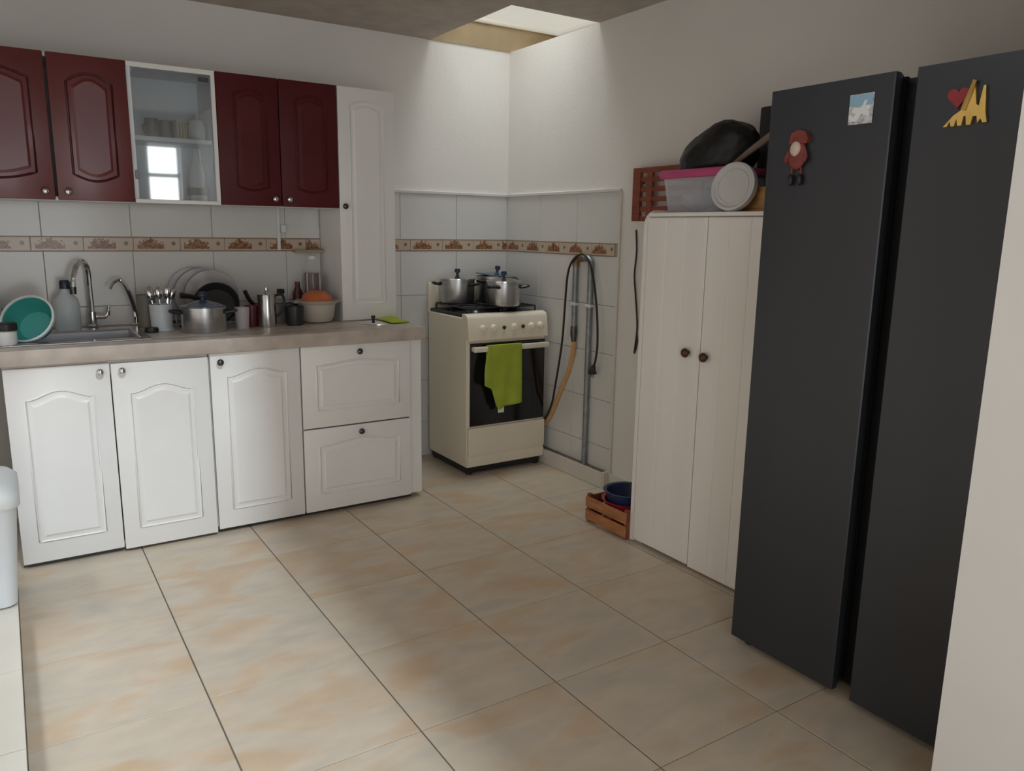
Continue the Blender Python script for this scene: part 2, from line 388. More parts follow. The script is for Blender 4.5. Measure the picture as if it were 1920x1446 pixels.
# ---- ceiling with the square skylight opening in the corner
SX, SY = 2.08, 3.24
cb = B(); cb.box(-0.65, 0.85, 1.72, WY+0.12, CZ, CZ+0.09); cb.box(-0.65, 0.28, -0.75, 1.72, CZ, CZ+0.09); cb.box(0.28, 0.85, -0.75, -0.25, CZ, CZ+0.09); cb.box(0.85, SX, -0.75, WY+0.12, CZ, CZ+0.09); cb.box(SX, WX+0.12, -0.75, SY, CZ, CZ+0.09)  # second gap above the camera is made up, cut to shape the daylight edges
ceil = struct(cb.obj('ceiling', 'ceiling_plaster'))
sk = B(); sk.box(SX-0.03, 2.98, WY-0.004, WY+0.03, CZ, 2.48)                # far face
sk.box(2.95, 2.98, SY-0.03, WY+0.03, CZ, 2.48); sk.box(SX-0.03, SX, SY-0.03, WY+0.03, CZ+0.09, 2.48); sk.box(SX-0.03, 2.98, SY-0.03, SY, CZ+0.09, 2.48)
sk.box(WX+0.12, 2.98, SY-0.03, WY+0.03, CZ-0.02, CZ)
sk.obj('skylight_shaft', 'tan_board', ceil)
win = struct(B().box(SX-0.03, 2.98, SY-0.03, SY+0.01, 2.48, 2.51).box(SX-0.03, 2.98, WY-0.01, WY+0.03, 2.48, 2.51)
             .box(SX-0.03, SX+0.01, SY+0.01, WY-0.01, 2.48, 2.51).box(2.94, 2.98, SY+0.01, WY-0.01, 2.48, 2.51).obj('window_1', 'tan_board'), 'skylight over the stove corner')
box('pane', 'skylight_sheet', SX+0.01, 2.94, SY+0.01, WY-0.01, 2.485, 2.495, 0, win)

# ---- wall tiles (proud of the plaster, grouted), border strip
def wall_tiles(parent, along, spans, rows, flat, grout_span):
    # along 'x': back wall facing -Y at y=flat; along 'y': right wall facing -X at x=flat
    (g0, g1), (h0, h1) = grout_span
    if along == 'x': box('grout_bed', 'grout', g0, g1, flat-0.005, flat+0.002, h0, h1, 0, parent)
    else: box('grout_bed', 'grout', flat-0.005, flat+0.002, g0, g1, h0, h1, 0, parent)
    mc = {}
    for a, c in spans:
        for z0, z1 in rows:
            k = (round(c-a, 3), round(z1-z0, 3))
            if k not in mc:
                b = B().box(-k[0]/2+0.0012, k[0]/2-0.0012, -0.009, 0.0, -k[1]/2+0.0012, k[1]/2-0.0012, 0)
                bmesh.ops.bevel(b.bm, geom=[e for e in b.bm.edges if all(v.co.y < -0.008 for v in e.verts)], offset=0.0015, segments=1, affect='EDGES')
                bmesh.ops.recalc_face_normals(b.bm, faces=list(b.bm.faces))
                me = bpy.data.meshes.new('tile'); b.bm.to_mesh(me); b.bm.free(); me.materials.append(M['wall_tile']); mc[k] = me
            if along == 'x': place_mesh('tile', mc[k], parent, ((a+c)/2, flat, (z0+z1)/2))
            else: place_mesh('tile', mc[k], parent, (flat, (a+c)/2, (z0+z1)/2), -PI/2)
bme = {}
def border(parent, along, a0, a1, flat):
    x = a0
    while x < a1-0.02:
        w_ = min(0.205, a1-x); k = round(w_, 3)
        if k not in bme:
            b = B().box(-k/2+0.0008, k/2-0.0008, -0.011, 0, -0.032, 0.032, 0.001)
            me = bpy.data.meshes.new('border_tile'); b.bm.to_mesh(me); b.bm.free(); me.materials.append(M['border_print']); bme[k] = me
        if along == 'x': place_mesh('border_tile', bme[k], parent, (x+w_/2, flat, 1.243))
        else: place_mesh('border_tile', bme[k], parent, (flat, a0+a1-x-w_/2, 1.243), -PI/2)
        x += w_
ROWS = [(0.0, 0.21), (0.21, 0.46), (0.46, 0.71), (0.71, 0.96), (0.96, 1.211), (1.275, 1.53)]
ROWS_HI = [(0.868, 0.96), (0.96, 1.211), (1.275, 1.53)]
wall_tiles(wb, 'x', [(-0.50, -0.20), (-0.20, 0.16), (0.16, 0.52), (0.52, 0.88), (0.88, 1.24), (1.24, 1.42)], ROWS_HI[:2] + [(1.275, 1.53)], WY, ((-0.5, 1.42), (0.868, 1.53)))
wall_tiles(wb, 'x', [(1.718, 1.885), (1.885, 2.243), (2.243, WX)], ROWS, WY, ((1.718, WX), (0.0, 1.53)))
wall_tiles(wr, 'y', [(3.02, 3.36), (3.36, 3.705), (3.705, WY-0.01)], ROWS, WX, ((3.02, WY-0.005), (0.0, 1.53)))
border(wb, 'x', -0.50, 1.42, WY); border(wb, 'x', 1.74, WX-0.01, WY); border(wr, 'y', 3.045, WY-0.011, WX)
# pale caps closing the tiling at its top and end
box('tile_cap', 'wall_tile', 1.718, WX, WY-0.016, WY+0.001, 1.528, 1.546, 0.003, wb)
box('tile_cap', 'wall_tile', WX-0.016, WX+0.001, 3.012, WY, 1.528, 1.546, 0.003, wr)
box('tile_cap', 'skirting_tile', WX-0.012, WX+0.001, 3.008, 3.020, 0.0, 1.53, 0.002, wr)
# skirting: a deep tiled kerb under the tiling and a plain one beyond it
kb = struct(box('baseboard_right', 'floor_grout', 2.560, WX, 3.03, WY-0.01, 0, 0.088))
for a, c in ((3.03, 3.36), (3.36, 3.70), (3.70, WY-0.01)): box('tile', 'skirting_tile', 2.553, 2.561, a+0.001, c-0.001, 0.001, 0.086, 0.001, kb)
box('end_tile', 'skirting_tile', 2.553, WX, 3.016, 3.03, 0.0, 0.092, 0.002, kb)
kb2 = struct(box('baseboard_right.001', 'skirting_tile', WX-0.014, WX, 0.9, 3.012, 0, 0.085, 0.002))

# ================================================================== fitted kitchen
def arch_path(w_, h_, rise, rise_b=0.0, n=14, shoulder=0.0):
    """closed outline centred on 0,0 (x,z): straight sides, bowed top (and bottom)"""
    a = w_/2; P = []
    for i in range(n+1):
        t = i/n; x = a - 2*a*t; k = 0.5 - 0.5*math.cos(2*PI*t) if shoulder else math.sin(PI*t)
        P.append((x, h_/2 + rise*k))
    for i in range(n+1):
        t = i/n; x = -a + 2*a*t; P.append((x, -h_/2 - rise_b*math.sin(PI*t)))
    return P
def front(parent, name, material, x0, x1, z0, z1, y, th=0.02, panel=None, knob=None, knob_mat='chrome', line=None, label=None):
    """door or drawer front (faces -Y) with raised panel, moulding and knob as sub-parts"""
    d = B().box(x0, x1, y, y+th, z0, z1, 0.003, 2).obj(name, material, parent)
    if label: d['label'] = label
    if panel:
        px0, px1, pz0, pz1, rise, rb, sh = panel; cx, cz = (px0+px1)/2, (pz0+pz1)/2
        path = arch_path(px1-px0, pz1-pz0, rise, rb, 14, sh)
        B().tube([(cx+p[0], y+0.0005, cz+p[1]) for p in path], 0.0052, 6, True).obj('moulding', line or material, d, 60)
        inner = arch_path(px1-px0-0.052, pz1-pz0-0.052, rise*0.9, rb*0.9, 14, sh)
        b = B(); A = [b._v((cx+p[0], y-0.0045, cz+p[1])) for p in inner]
        outer = arch_path(px1-px0-0.030, pz1-pz0-0.030, rise, rb, 14, sh)
        C = [b._v((cx+p[0], y+0.001, cz+p[1])) for p in outer]
        b.bridge(A, C); b._f(A); b.obj('raised_panel', material, d, 5)
    if knob:
        kx, kz = knob
        b = B(); b.lathe([(0.0, 0.026), (0.008, 0.0255), (0.013, 0.021), (0.0145, 0.016), (0.011, 0.011), (0.006, 0.008), (0.006, 0.0), (0.010, -0.002)], 14)
        o = b.obj('knob', knob_mat, d, 50, (kx, y, kz), (PI/2, 0, 0))
    return d
YF = 3.40                                  # face of the base units
def cabinet_body(parent, x0, x1, y0, y1, z0, z1, material='white_paint', t=0.016, open_top=False):
    b = B(); b.box(x0, x0+t, y0, y1, z0, z1); b.box(x1-t, x1, y0, y1, z0, z1); b.box(x0+t, x1-t, y0, y1, z0, z0+t)
    if open_top: b.box(x0+t, x1-t, y0, y0+t, z1-0.06, z1)          # only a front rail: the basin hangs in here
    else: b.box(x0+t, x1-t, y0, y1, z1-t, z1)
    b.box(x0+t, x1-t, y1-0.008, y1, z0+t, z1-t)
    return b.obj('body', material, parent)
ZB, ZT = 0.022, 0.800
c1 = thing('sink_cabinet', 'white two-door base cabinet under the steel sink', 'cabinet', (0.33, 3.72, 0))
def rel(root, fn):
    return fn
def P_(root, x=0, y=0, z=0): return (x-root.location.x, y-root.location.y, z-root.location.z)
def box_in(root, name, material, x0, x1, y0, y1, z0, z1, bev=0.0, parent=None):
    l = root.location
    return box(name, material, x0-l.x, x1-l.x, y0-l.y, y1-l.y, z0-l.z, z1-l.z, bev, parent or root)
def base_unit(root, x0, x1, open_top=False):
    l = root.location
    cabinet_body(root, x0-l.x, x1-l.x, YF+0.02-l.y, 4.04-l.y, 0.03, 0.806, open_top=open_top)
    box_in(root, 'plinth', 'dark_knob', x0, x1, YF+0.035, YF+0.05, 0.0, 0.03)
def unit_front(root, name, x0, x1, z0, z1, y, panel_in, knob, material='white_paint', **kw):
    l = root.location
    pan = None
    if panel_in:
        il, ir, it, ib, rise, rb, sh = panel_in
        pan = (x0+il-l.x, x1-ir-l.x, z0+ib-l.z, z1-it-l.z, rise, rb, sh)
    kn = (knob[0]-l.x, knob[1]-l.z) if knob else None
    return front(root, name, material, x0-l.x, x1-l.x, z0-l.z, z1-l.z, y-l.y, panel=pan, knob=kn, **kw)
base_unit(c1, -0.036, 0.692, True)
unit_front(c1, 'door', -0.036, 0.320, ZB, ZT-0.004, YF, (0.062, 0.062, 0.125, 0.085, 0.032, 0, 1), (0.285, 0.762))
unit_front(c1, 'door', 0.324, 0.690, ZB-0.008, ZT-0.008, YF-0.006, (0.062, 0.062, 0.125, 0.085, 0.032, 0, 1), (0.362, 0.762))
c2 = thing('base_cabinet', 'white narrow base cabinet with one door between the sink unit and the drawers', 'cabinet', (0.89, 3.72, 0)); base_unit(c2, 0.696, 1.084)
unit_front(c2, 'door', 0.698, 1.082, ZB, ZT+0.004, YF, (0.065, 0.065, 0.105, 0.085, 0.030, 0, 1), (0.738, 0.766), knob_mat='dark_knob')
c3 = thing('drawer_cabinet', 'white base cabinet with two deep drawers beside the stove', 'cabinet', (1.38, 3.72, 0)); base_unit(c3, 1.088, 1.640)
unit_front(c3, 'drawer', 1.088, 1.625, 0.424, ZT+0.004, YF, (0.068, 0.062, 0.090, 0.080, 0.016, 0, 1), (1.363, 0.770), knob_mat='dark_knob')
unit_front(c3, 'drawer', 1.088, 1.625, ZB, 0.418, YF, (0.072, 0.062, 0.085, 0.085, 0.022, 0, 1), (1.363, 0.386), knob_mat='dark_knob')
box_in(c3, 'end_panel', 'white_paint', 1.628, 1.692, YF+0.015, 4.04, 0.022, 0.806, 0.002)
# pale side panel closing the run at the sink end
# worktop with a cut-out for the sink
HX0, HX1, HY0, HY1 = -0.012, 0.455, 3.52, 3.85
b = B(); zc0, zc1 = 0.806, 0.868
b.box(-0.50, 1.700, 3.378, HY0, zc0, zc1, 0.006, 2); b.box(-0.50, 1.700, HY1, WY-0.009, zc0, zc1); b.box(-0.50, HX0, HY0, HY1, zc0, zc1); b.box(HX1, 1.700, HY0, HY1, zc0, zc1)
tag(b.obj('worktop', 'worktop_stone'), 'beige-grey stone worktop running over the white base cabinets', 'worktop')
ZC = zc1
# sink
sk = thing('kitchen_sink', 'stainless steel inset sink at the end of the worktop', 'sink', (0.22, 3.685, 0.70))
b = B(); l = sk.location
b.box(-0.055-l.x, 0.495-l.x, 3.475-l.y, HY0-l.y, ZC-l.z, ZC+0.008-l.z, 0.003); b.box(-0.055-l.x, 0.495-l.x, HY1-l.y, 3.925-l.y, ZC-l.z, ZC+0.008-l.z, 0.003)
b.box(-0.055-l.x, HX0-l.x, HY0-l.y, HY1-l.y, ZC-l.z, ZC+0.008-l.z, 0.003); b.box(HX1-l.x, 0.495-l.x, HY0-l.y, HY1-l.y, ZC-l.z, ZC+0.008-l.z, 0.003)
b.obj('rim', 'steel', sk)
b = B(); t = 0.004
b.box(HX0-l.x, HX1-l.x, HY0-l.y, HY1-l.y, -t, 0); b.box(HX0-l.x, HX0+t-l.x, HY0-l.y, HY1-l.y, 0, ZC-l.z); b.box(HX1-t-l.x, HX1-l.x, HY0-l.y, HY1-l.y, 0, ZC-l.z)
b.box(HX0-l.x, HX1-l.x, HY0-l.y, HY0+t-l.y, 0, ZC-l.z); b.box(HX0-l.x, HX1-l.x, HY1-t-l.y, HY1-l.y, 0, ZC-l.z)
b.obj('basin', 'brushed_steel', sk)
B().lathe([(0.0, 0.001), (0.02, 0.001), (0.034, 0.003), (0.038, 0.0005)], 18).obj('drain', 'chrome', sk)

# wall units
YU, ZU0, ZU1 = 3.76, 1.425, 2.000
def wall_unit(root, x0, x1, y0, mat_='cabinet_inside', z0=ZU0, z1=ZU1):
    l = root.location
    return cabinet_body(root, x0-l.x, x1-l.x, y0-l.y, WY-0.0088-l.y, z0-l.z, z1-l.z, mat_)
u1 = thing('wall_cabinet', 'maroon two-door wall cabinet above the sink with arched panels top and bottom', 'cabinet', (0.17, 3.9, ZU0)); wall_unit(u1, -0.18, 0.508, YU+0.012, 'white_paint')
for xa, xb, kx in ((-0.18, 0.212, 0.178), (0.222, 0.508, 0.258)):
    unit_front(u1, 'door', xa, xb, ZU0+0.002, ZU1, YU-0.008, (0.062, 0.058, 0.105, 0.105, 0.035, 0.026, 0), (kx, ZU0+0.035), material='maroon', line='maroon_line')
u2 = thing('glass_cabinet', 'white open wall cabinet with one shelf behind a glass pane', 'cabinet', (0.68, 3.9, ZU0)); wall_unit(u2, 0.510, 0.862, YU+0.004)
l = u2.location
box_in(u2, 'shelf', 'cabinet_inside', 0.526, 0.846, YU+0.03, WY-0.017, 1.690, 1.708, 0.001)
box_in(u2, 'front_rail', 'white_paint', 0.510, 0.862, YU-0.008, YU+0.004, 1.980, 2.0, 0.001)
box_in(u2, 'front_rail', 'white_paint', 0.510, 0.862, YU-0.008, YU+0.004, ZU0, ZU0+0.016, 0.001)
box_in(u2, 'side_stile', 'white_paint', 0.846, 0.862, YU-0.008, YU+0.004, ZU0+0.016, 1.980, 0.001)
gp = box_in(u2, 'glass_pane', 'cabinet_glass', 0.514, 0.848, YU+0.006, YU+0.011, ZU0+0.017, 1.981)
gp['label'] = 'clear glass pane mirroring the window'
box_in(u2, 'pull_clip', 'dark_knob', 0.517, 0.532, YU-0.001, YU+0.006, 1.525, 1.562, 0.001, gp)
box_in(u2, 'hinge', 'dark_knob', 0.795, 0.838, YU-0.001, YU+0.006, 1.950, 1.968, 0.001, gp)
u3 = thing('wall_cabinet', 'plain dark maroon two-door wall cabinet next to the tall white cupboard', 'cabinet', (1.14, 3.9, ZU0)); wall_unit(u3, 0.864, 1.416, YU+0.012, 'white_paint')
for xa, xb, kx in ((0.864, 1.138, 1.105), (1.142, 1.420, 1.172)):
    unit_front(u3, 'door', xa, xb, ZU0+0.002, ZU1, YU-0.008, (0.075, 0.058, 0.085, 0.085, 0.020, 0.016, 0), (kx, ZU0+0.035), material='maroon_matt', line='maroon_matt')
u4 = thing('tall_cabinet', 'tall narrow white cupboard standing on the worktop', 'cabinet', (1.57, 3.9, ZC)); wall_unit(u4, 1.424, 1.718, YU+0.012, 'white_paint', ZC, ZU1)
unit_front(u4, 'door', 1.424, 1.718, ZC+0.004, ZU1, YU-0.008, (0.058, 0.062, 0.085, 0.085, 0.022, 0, 0), (1.448, ZU0+0.012), knob_mat='dark_knob')

# ================================================================== stove
st = thing('gas_stove', 'cream freestanding gas stove with black oven glass in the tiled corner', 'stove', (2.30, 3.80, 0))
l = st.location
SX0, SX1, SYF, SYB = 2.04, 2.548, 3.557, 4.020
box_in(st, 'body', 'enamel', SX0, SX1, SYF+0.012, SYB, 0.045, 0.872, 0.006)
box_in(st, 'base', 'black_plastic', SX0+0.012, SX1-0.012, SYF+0.03, SYB-0.02, 0.012, 0.045)
for fx in (SX0+0.03, SX1-0.03):
    for fy in (SYF+0.04, SYB-0.04): B().cyl((fx-l.x, fy-l.y, 0), (fx-l.x, fy-l.y, 0.014), 0.016, None, 10).obj('foot', 'black_plastic', st)
# control panel: rounded top front
prof = [(SYF+0.03, 0.755), (SYF-0.012, 0.755), (SYF-0.008, 0.80), (SYF+0.002, 0.868), (SYF+0.012, 0.884), (SYF+0.035, 0.892), (SYF+0.06, 0.892), (SYF+0.06, 0.80)]
B().prism([(p[0]-l.y, p[1]) for p in prof], 0, SX0-0.003-l.x, SX1+0.003-l.x).obj('control_panel', 'enamel', st, 40)
for kx, dark in ((2.128, 0), (2.195, 0), (2.262, 1), (2.328, 0), (2.385, 1), (2.442, 0), (2.500, 0)):
    b = B()
    if dark: b.lathe([(0.0, 0.008), (0.009, 0.0075), (0.011, 0.004), (0.011, -0.006)], 12); nm, mt = 'button', 'brown_knob'
    else:
        b.lathe([(0.0, 0.020), (0.013, 0.019), (0.017, 0.013), (0.020, 0.003), (0.022, -0.006)], 16); b.box(-0.004, 0.004, -0.016, 0.016, 0.012, 0.027, 0.002); nm, mt = 'knob', 'enamel_knob'
    b.obj(nm, mt, st, 45, (kx-l.x, SYF-0.0055-l.y, 0.815), (PI/2-0.10, 0, 0))
box_in(st, 'cooktop', 'cooktop_black', SX0+0.006, SX1-0.006, SYF+0.055, SYB-0.01, 0.868, 0.890, 0.004)
od = box_in(st, 'oven_door', 'enamel', SX0+0.004, SX1-0.004, SYF+0.0, SYF+0.014, 0.276, 0.742, 0.004)
box_in(st, 'oven_glass', 'oven_glass', SX0+0.010, SX1-0.010, SYF-0.005, SYF+0.001, 0.282, 0.738, 0.002, od)
hb = B(); hb.box(SX0+0.012-l.x, SX1-0.008-l.x, SYF-0.046-l.y, SYF-0.030-l.y, 0.694, 0.724, 0.006, 2)
for hx in (SX0+0.03, SX1-0.03): hb.box(hx-0.012-l.x, hx+0.012-l.x, SYF-0.034-l.y, SYF-0.004-l.y, 0.698, 0.720, 0.002)
hb.obj('handle', 'enamel_knob', od, 40)
dr = B(); dr.prism([(SYF-0.004-l.y, 0.270), (SYF-0.006-l.y, 0.130), (SYF+0.006-l.y, 0.105), (SYF-0.002-l.y, 0.095), (SYF+0.004-l.y, 0.052), (SYF+0.02-l.y, 0.052), (SYF+0.02-l.y, 0.270)], 0, SX0+0.002-l.x, SX1-0.002-l.x)
dr.obj('storage_drawer', 'enamel', st, 30)
bg = B(); bg.box(SX0-0.004-l.x, SX1+0.002-l.x, SYB-0.016-l.y, SYB+0.006-l.y, 0.865, 1.035, 0.006, 2); bg.obj('backguard', 'enamel', st)
# burners and wire grates
for gx in (2.165, 2.425):
    for gy in (3.70, 3.90):
        B().lathe([(0.0, 0.018), (0.032, 0.017), (0.036, 0.010), (0.046, 0.006), (0.05, 0.0)], 16).obj('burner', 'cooktop_black', st, 40, (gx-l.x, gy-l.y, 0.888))
for g0, g1 in ((SX0+0.03, 2.288), (2.302, SX1-0.03)):
    b = B(); z = 0.918
    for yy in (3.63, 3.70, 3.80, 3.90, 3.975): b.cyl((g0-l.x, yy-l.y, z), (g1-l.x, yy-l.y, z), 0.005, None, 6)
    for xx in (g0, (g0+g1)/2, g1): b.cyl((xx-l.x, 3.63-l.y, z), (xx-l.x, 3.975-l.y, z), 0.005, None, 6)
    for xx in (g0, g1):
        for yy in (3.63, 3.80, 3.975): b.cyl((xx-l.x, yy-l.y, 0.888), (xx-l.x, yy-l.y, z), 0.005, None, 6)
    b.obj('grate', 'cooktop_black', st)

def pot(label, loc, r, h, lid='steel', knob='blue_black', handles=(), tilt=(0, 0), band=None, lid_h=0.022, knob_r=0.016):
    p = thing('cooking_pot', label, 'pot', loc)
    B().lathe([(0, 0.004), (r*0.9, 0.004), (r-0.004, 0.012), (r-0.004, h-0.002), (r+0.004, h), (r+0.004, h-0.005), (r, h-0.006), (r, 0.010), (r*0.94, 0.0), (0, 0.0)], 32).obj('body', 'brushed_steel', p, 40)
    lo = B(); lo.lathe([(0, lid_h), (r*0.35, lid_h*0.9), (r*0.75, lid_h*0.55), (r*0.97, 0.008), (r+0.007, 0.006), (r+0.007, 0.0), (0, 0.001)], 32)
    L_ = lo.obj('lid', lid, p, 40, (0, 0, h), (tilt[0], tilt[1], 0))
    B().lathe([(0, 0.036), (knob_r*0.8, 0.035), (knob_r, 0.030), (knob_r, 0.016), (knob_r*0.5, 0.012), (knob_r*0.5, -0.002)], 14).obj('lid_knob', knob, L_, 40, (0, 0, lid_h))
    for a in handles:
        c_, s_ = math.cos(a), math.sin(a); b = B()
        b.tube([(c_*(r-0.002)-s_*0.030, s_*(r-0.002)+c_*0.030, h*0.78), (c_*(r+0.03)-s_*0.026, s_*(r+0.03)+c_*0.026, h*0.82), (c_*(r+0.042), s_*(r+0.042), h*0.83), (c_*(r+0.03)+s_*0.026, s_*(r+0.03)-c_*0.026, h*0.82), (c_*(r-0.002)+s_*0.030, s_*(r-0.002)-c_*0.030, h*0.78)], 0.008, 8)
        b.obj('handle', 'black_plastic', p)
    return p
ZG = 0.9235
pot('steel pot with a level lid on the burner beside the stove backguard end', (2.168, 3.905, ZG), 0.098, 0.135, handles=(2.6, 5.2))
pot('large steel pot with a tilted blue-tinted lid at the back of the stove', (2.418, 3.885, ZG), 0.115, 0.150, lid='blue_lid', handles=(0.2, 3.5), tilt=(0.06, 0.10))
pot('steel pot with black side handle on the front burner', (2.335, 3.676, ZG), 0.096, 0.130, handles=(-0.55, 3.6))

# lime towel hung over the oven handle
def towel():
    b = B(); n, m = 22, 26
    xl, xr = 2.137, 2.350; yh = SYF-0.038
    def bottom(u):
        if u < 0.16: return 0.515 - 0.02*u/0.16
        if u < 0.30: return 0.505 - (u-0.16)/0.14*0.115
        if u < 0.48: return 0.388 - 0.012*math.sin((u-0.3)/0.18*PI)
        return 0.388 + 0.012*(u-0.48)/0.52
    back = [(0.0125, 0.530), (0.0125, 0.580), (0.0125, 0.630), (0.0125, 0.680), (0.0125, 0.716), (0.0115, 0.7270), (0.0, 0.7285), (-0.0115, 0.7270)]
    nb = len(back); m = nb + 20                 # short flap behind the bar, over the bar, long front drop
    def fn(u, v):
        k = round(v*m)
        if k < nb: return (xl+(xr-xl)*u, yh+back[k][0], back[k][1])
        t = (k-nb)/20; zb = bottom(u); z = 0.718 + (zb-0.718)*t
        flare = -0.030*math.sin(min(1, t*1.25)*PI/2)*(1-u)**2
        y = yh - 0.0130 - 0.0035*(1+math.sin(u*15 + t*2.0))*t - 0.004*t*(1+math.sin(u*7+1))
        return (xl+(xr-xl)*u + flare, y, z)
    b.grid(fn, n, m)
    o = b.obj('dish_towel', 'lime_cloth', None, 60)
    s = o.modifiers.new('thickness', 'SOLIDIFY'); s.thickness = 0.003; s.offset = 0
    return o
tw = tag(towel(), 'lime green towel draped over the oven door handle', 'towel')
b = B(); b.box(2.200, 2.238, SYF-0.052, SYF-0.050, 0.355, 0.392); b.obj('care_label', 'label_white', tw)

# ================================================================== pipes, hose and cords by the stove
pp = thing('gas_pipe', 'grey galvanised gas pipe bent over at the top on the tiled wall', 'pipe', (2.585, 3.207, 0.088))
l = pp.location; px = 2.572
def rp(pts): return [(p[0]-l.x, p[1]-l.y, p[2]-l.z) for p in pts]
B().tube(rp([(px, 3.207, 0.086), (px, 3.207, 0.6), (px, 3.207, 1.165)]), 0.0145, 12).obj('long_pipe', 'galvanised', pp)
B().tube(rp([(px, 3.207, 1.15), (px, 3.207, 1.178), (px, 3.225, 1.196), (px, 3.268, 1.196)]), [0.017]*4, 12).obj('elbow', 'galvanised', pp)
B().tube(rp([(px, 3.260, 1.196), (px, 3.285, 1.196), (px, 3.322, 1.192), (px, 3.335, 1.172), (px, 3.335, 1.150)]), [0.017, 0.02, 0.02, 0.019, 0.018], 12).obj('valve', 'brass', pp)
B().tube(rp([(px, 3.335, 1.155), (px, 3.335, 0.80)]), 0.0145, 12).obj('short_pipe', 'galvanised', pp)
B().tube(rp([(px, 3.335, 0.83), (px, 3.335, 0.79), (px, 3.332, 0.745)]), [0.018, 0.019, 0.013], 12).obj('hose_fitting', 'dark_knob', pp)
for yy in (3.207, 3.335):
    B().box(px-0.018-l.x, WX-0.008-l.x, yy-0.020-l.y, yy+0.020-l.y, 0.942-l.z, 0.958-l.z, 0.003).obj('clamp', 'white_clamp', pp)
hs = B().tube(spline([(px, 3.332, 0.760), (px+0.002, 3.335, 0.70), (px+0.004, 3.375, 0.58), (px+0.005, 3.45, 0.44), (px+0.005, 3.53, 0.30), (px+0.004, 3.60, 0.22)]), 0.0115, 10).obj('gas_hose', 'yellow_hose')
tag(hs, 'yellow-orange gas hose running from the pipe behind the stove', 'hose')
cd = thing('power_cord', 'black power cord looped over the gas pipe with a hanging plug', 'cord', (2.55, 3.25, 0.6)); l = cd.location
xo = px-0.026
B().tube([(p.x-l.x, p.y-l.y, p.z-l.z) for p in spline([(2.5585, 3.60, 0.24), (2.5585, 3.545, 0.290), (2.556, 3.50, 0.365), (xo, 3.465, 0.44), (xo, 3.405, 0.72), (xo, 3.385, 0.95), (xo, 3.37, 1.10), (xo, 3.335, 1.175), (xo, 3.27, 1.214), (xo, 3.215, 1.205), (xo, 3.16, 1.13), (xo, 3.115, 0.95), (xo, 3.098, 0.78), (xo, 3.108, 0.68), (xo, 3.125, 0.640)])], 0.0058, 8).obj('cable', 'black_rubber', cd)
pg = B(); pg.cyl((xo-l.x, 3.122-l.y, 0.648-l.z), (xo-l.x, 3.130-l.y, 0.612-l.z), 0.010, 0.018, 10); pg.box(xo-0.016-l.x, xo+0.016-l.x, 3.112-l.y, 3.150-l.y, 0.600-l.z, 0.616-l.z, 0.003)
plug = pg.obj('plug', 'black_rubber', cd)
pn = B()
for dy in (-0.009, 0.009): pn.cyl((xo-l.x, 3.131+dy-l.y, 0.602-l.z), (xo-l.x, 3.132+dy-l.y, 0.582-l.z), 0.0025, None, 6)
pn.obj('prongs', 'dark_knob', plug)
xw = WX-0.006
wi = B().tube(spline([(xw, 2.895, 1.345), (xw, 2.885, 1.24), (xw, 2.893, 1.13), (xw, 2.878, 1.03), (xw, 2.862, 0.93), (xw, 2.856, 0.865), (xw, 2.862, 0.80), (xw, 2.868, 0.745), (xw, 2.852, 0.80), (xw, 2.858, 0.850)]), 0.0042, 6).obj('wall_wire', 'black_rubber')
tag(wi, 'thin dark wire hanging down the plain wall beside the white cupboard', 'wire')

# ================================================================== white cupboard
RZ = -PI/2                                 # local -Y faces the room (-X), local +X runs towards the viewer
cu = thing('storage_cupboard', 'old white painted wooden cupboard with two plank doors and round brown knobs', 'cupboard', (2.40, 2.09, 0), RZ)
# local x = 2.09 - Y ; local y = X - 2.40
def cl(y): return 2.09-y
yf = 2.215-2.40
B().box(cl(2.405), cl(1.77), yf+0.022, 0.185, 0.012, 1.395, 0.003).obj('body', 'old_white_paint', cu)
sp = []
for i in range(9):
    a = PI/2*i/8; sp.append((yf+0.06-0.06*math.sin(a)+0.0, 1.362+0.06*math.cos(a)))
sp = [(0.185, 1.422)] + sp + [(yf, 0.004), (0.185, 0.004)]
B().prism(sp, 0, cl(2.425), cl(2.405)).obj('side_panel', 'old_white_paint', cu)
B().box(cl(2.405), cl(1.76), yf+0.004, 0.185, 1.395, 1.411, 0.003).obj('top', 'old_white_paint', cu)
for a, c, ky, kz, dz in ((2.404, 2.082, 2.138, 0.876, 0.0), (2.078, 1.765, 2.043, 0.871, -0.006)):
    b = B(); n = 2
    d = b.box(cl(a), cl(c), yf, yf+0.020, 0.013+dz, 1.392, 0.003).obj('door', 'old_white_paint', cu)
    for q in range(3):
        w_ = (a-c-0.016)/3; B().box(cl(a)+0.008+q*w_+0.0012, cl(a)+0.008+(q+1)*w_-0.0012, yf-0.002, yf+0.002, 0.016+dz, 1.388, 0.0015).obj('plank', 'old_white_paint', d)
    B().lathe([(0.0, 0.030), (0.010, 0.029), (0.017, 0.024), (0.019, 0.017), (0.014, 0.010), (0.008, 0.006), (0.010, -0.002)], 16).obj('knob', 'brown_knob', d, 50, (cl(ky), yf-0.002, kz), (PI/2, 0, 0))
for qx in (2.39, 1.79):
    for qy in (yf+0.035, 0.17): B().box(cl(qx)-0.02, cl(qx)+0.02, qy-0.015, qy+0.015, 0, 0.013).obj('foot', 'old_white_paint', cu)
ZU = 1.411
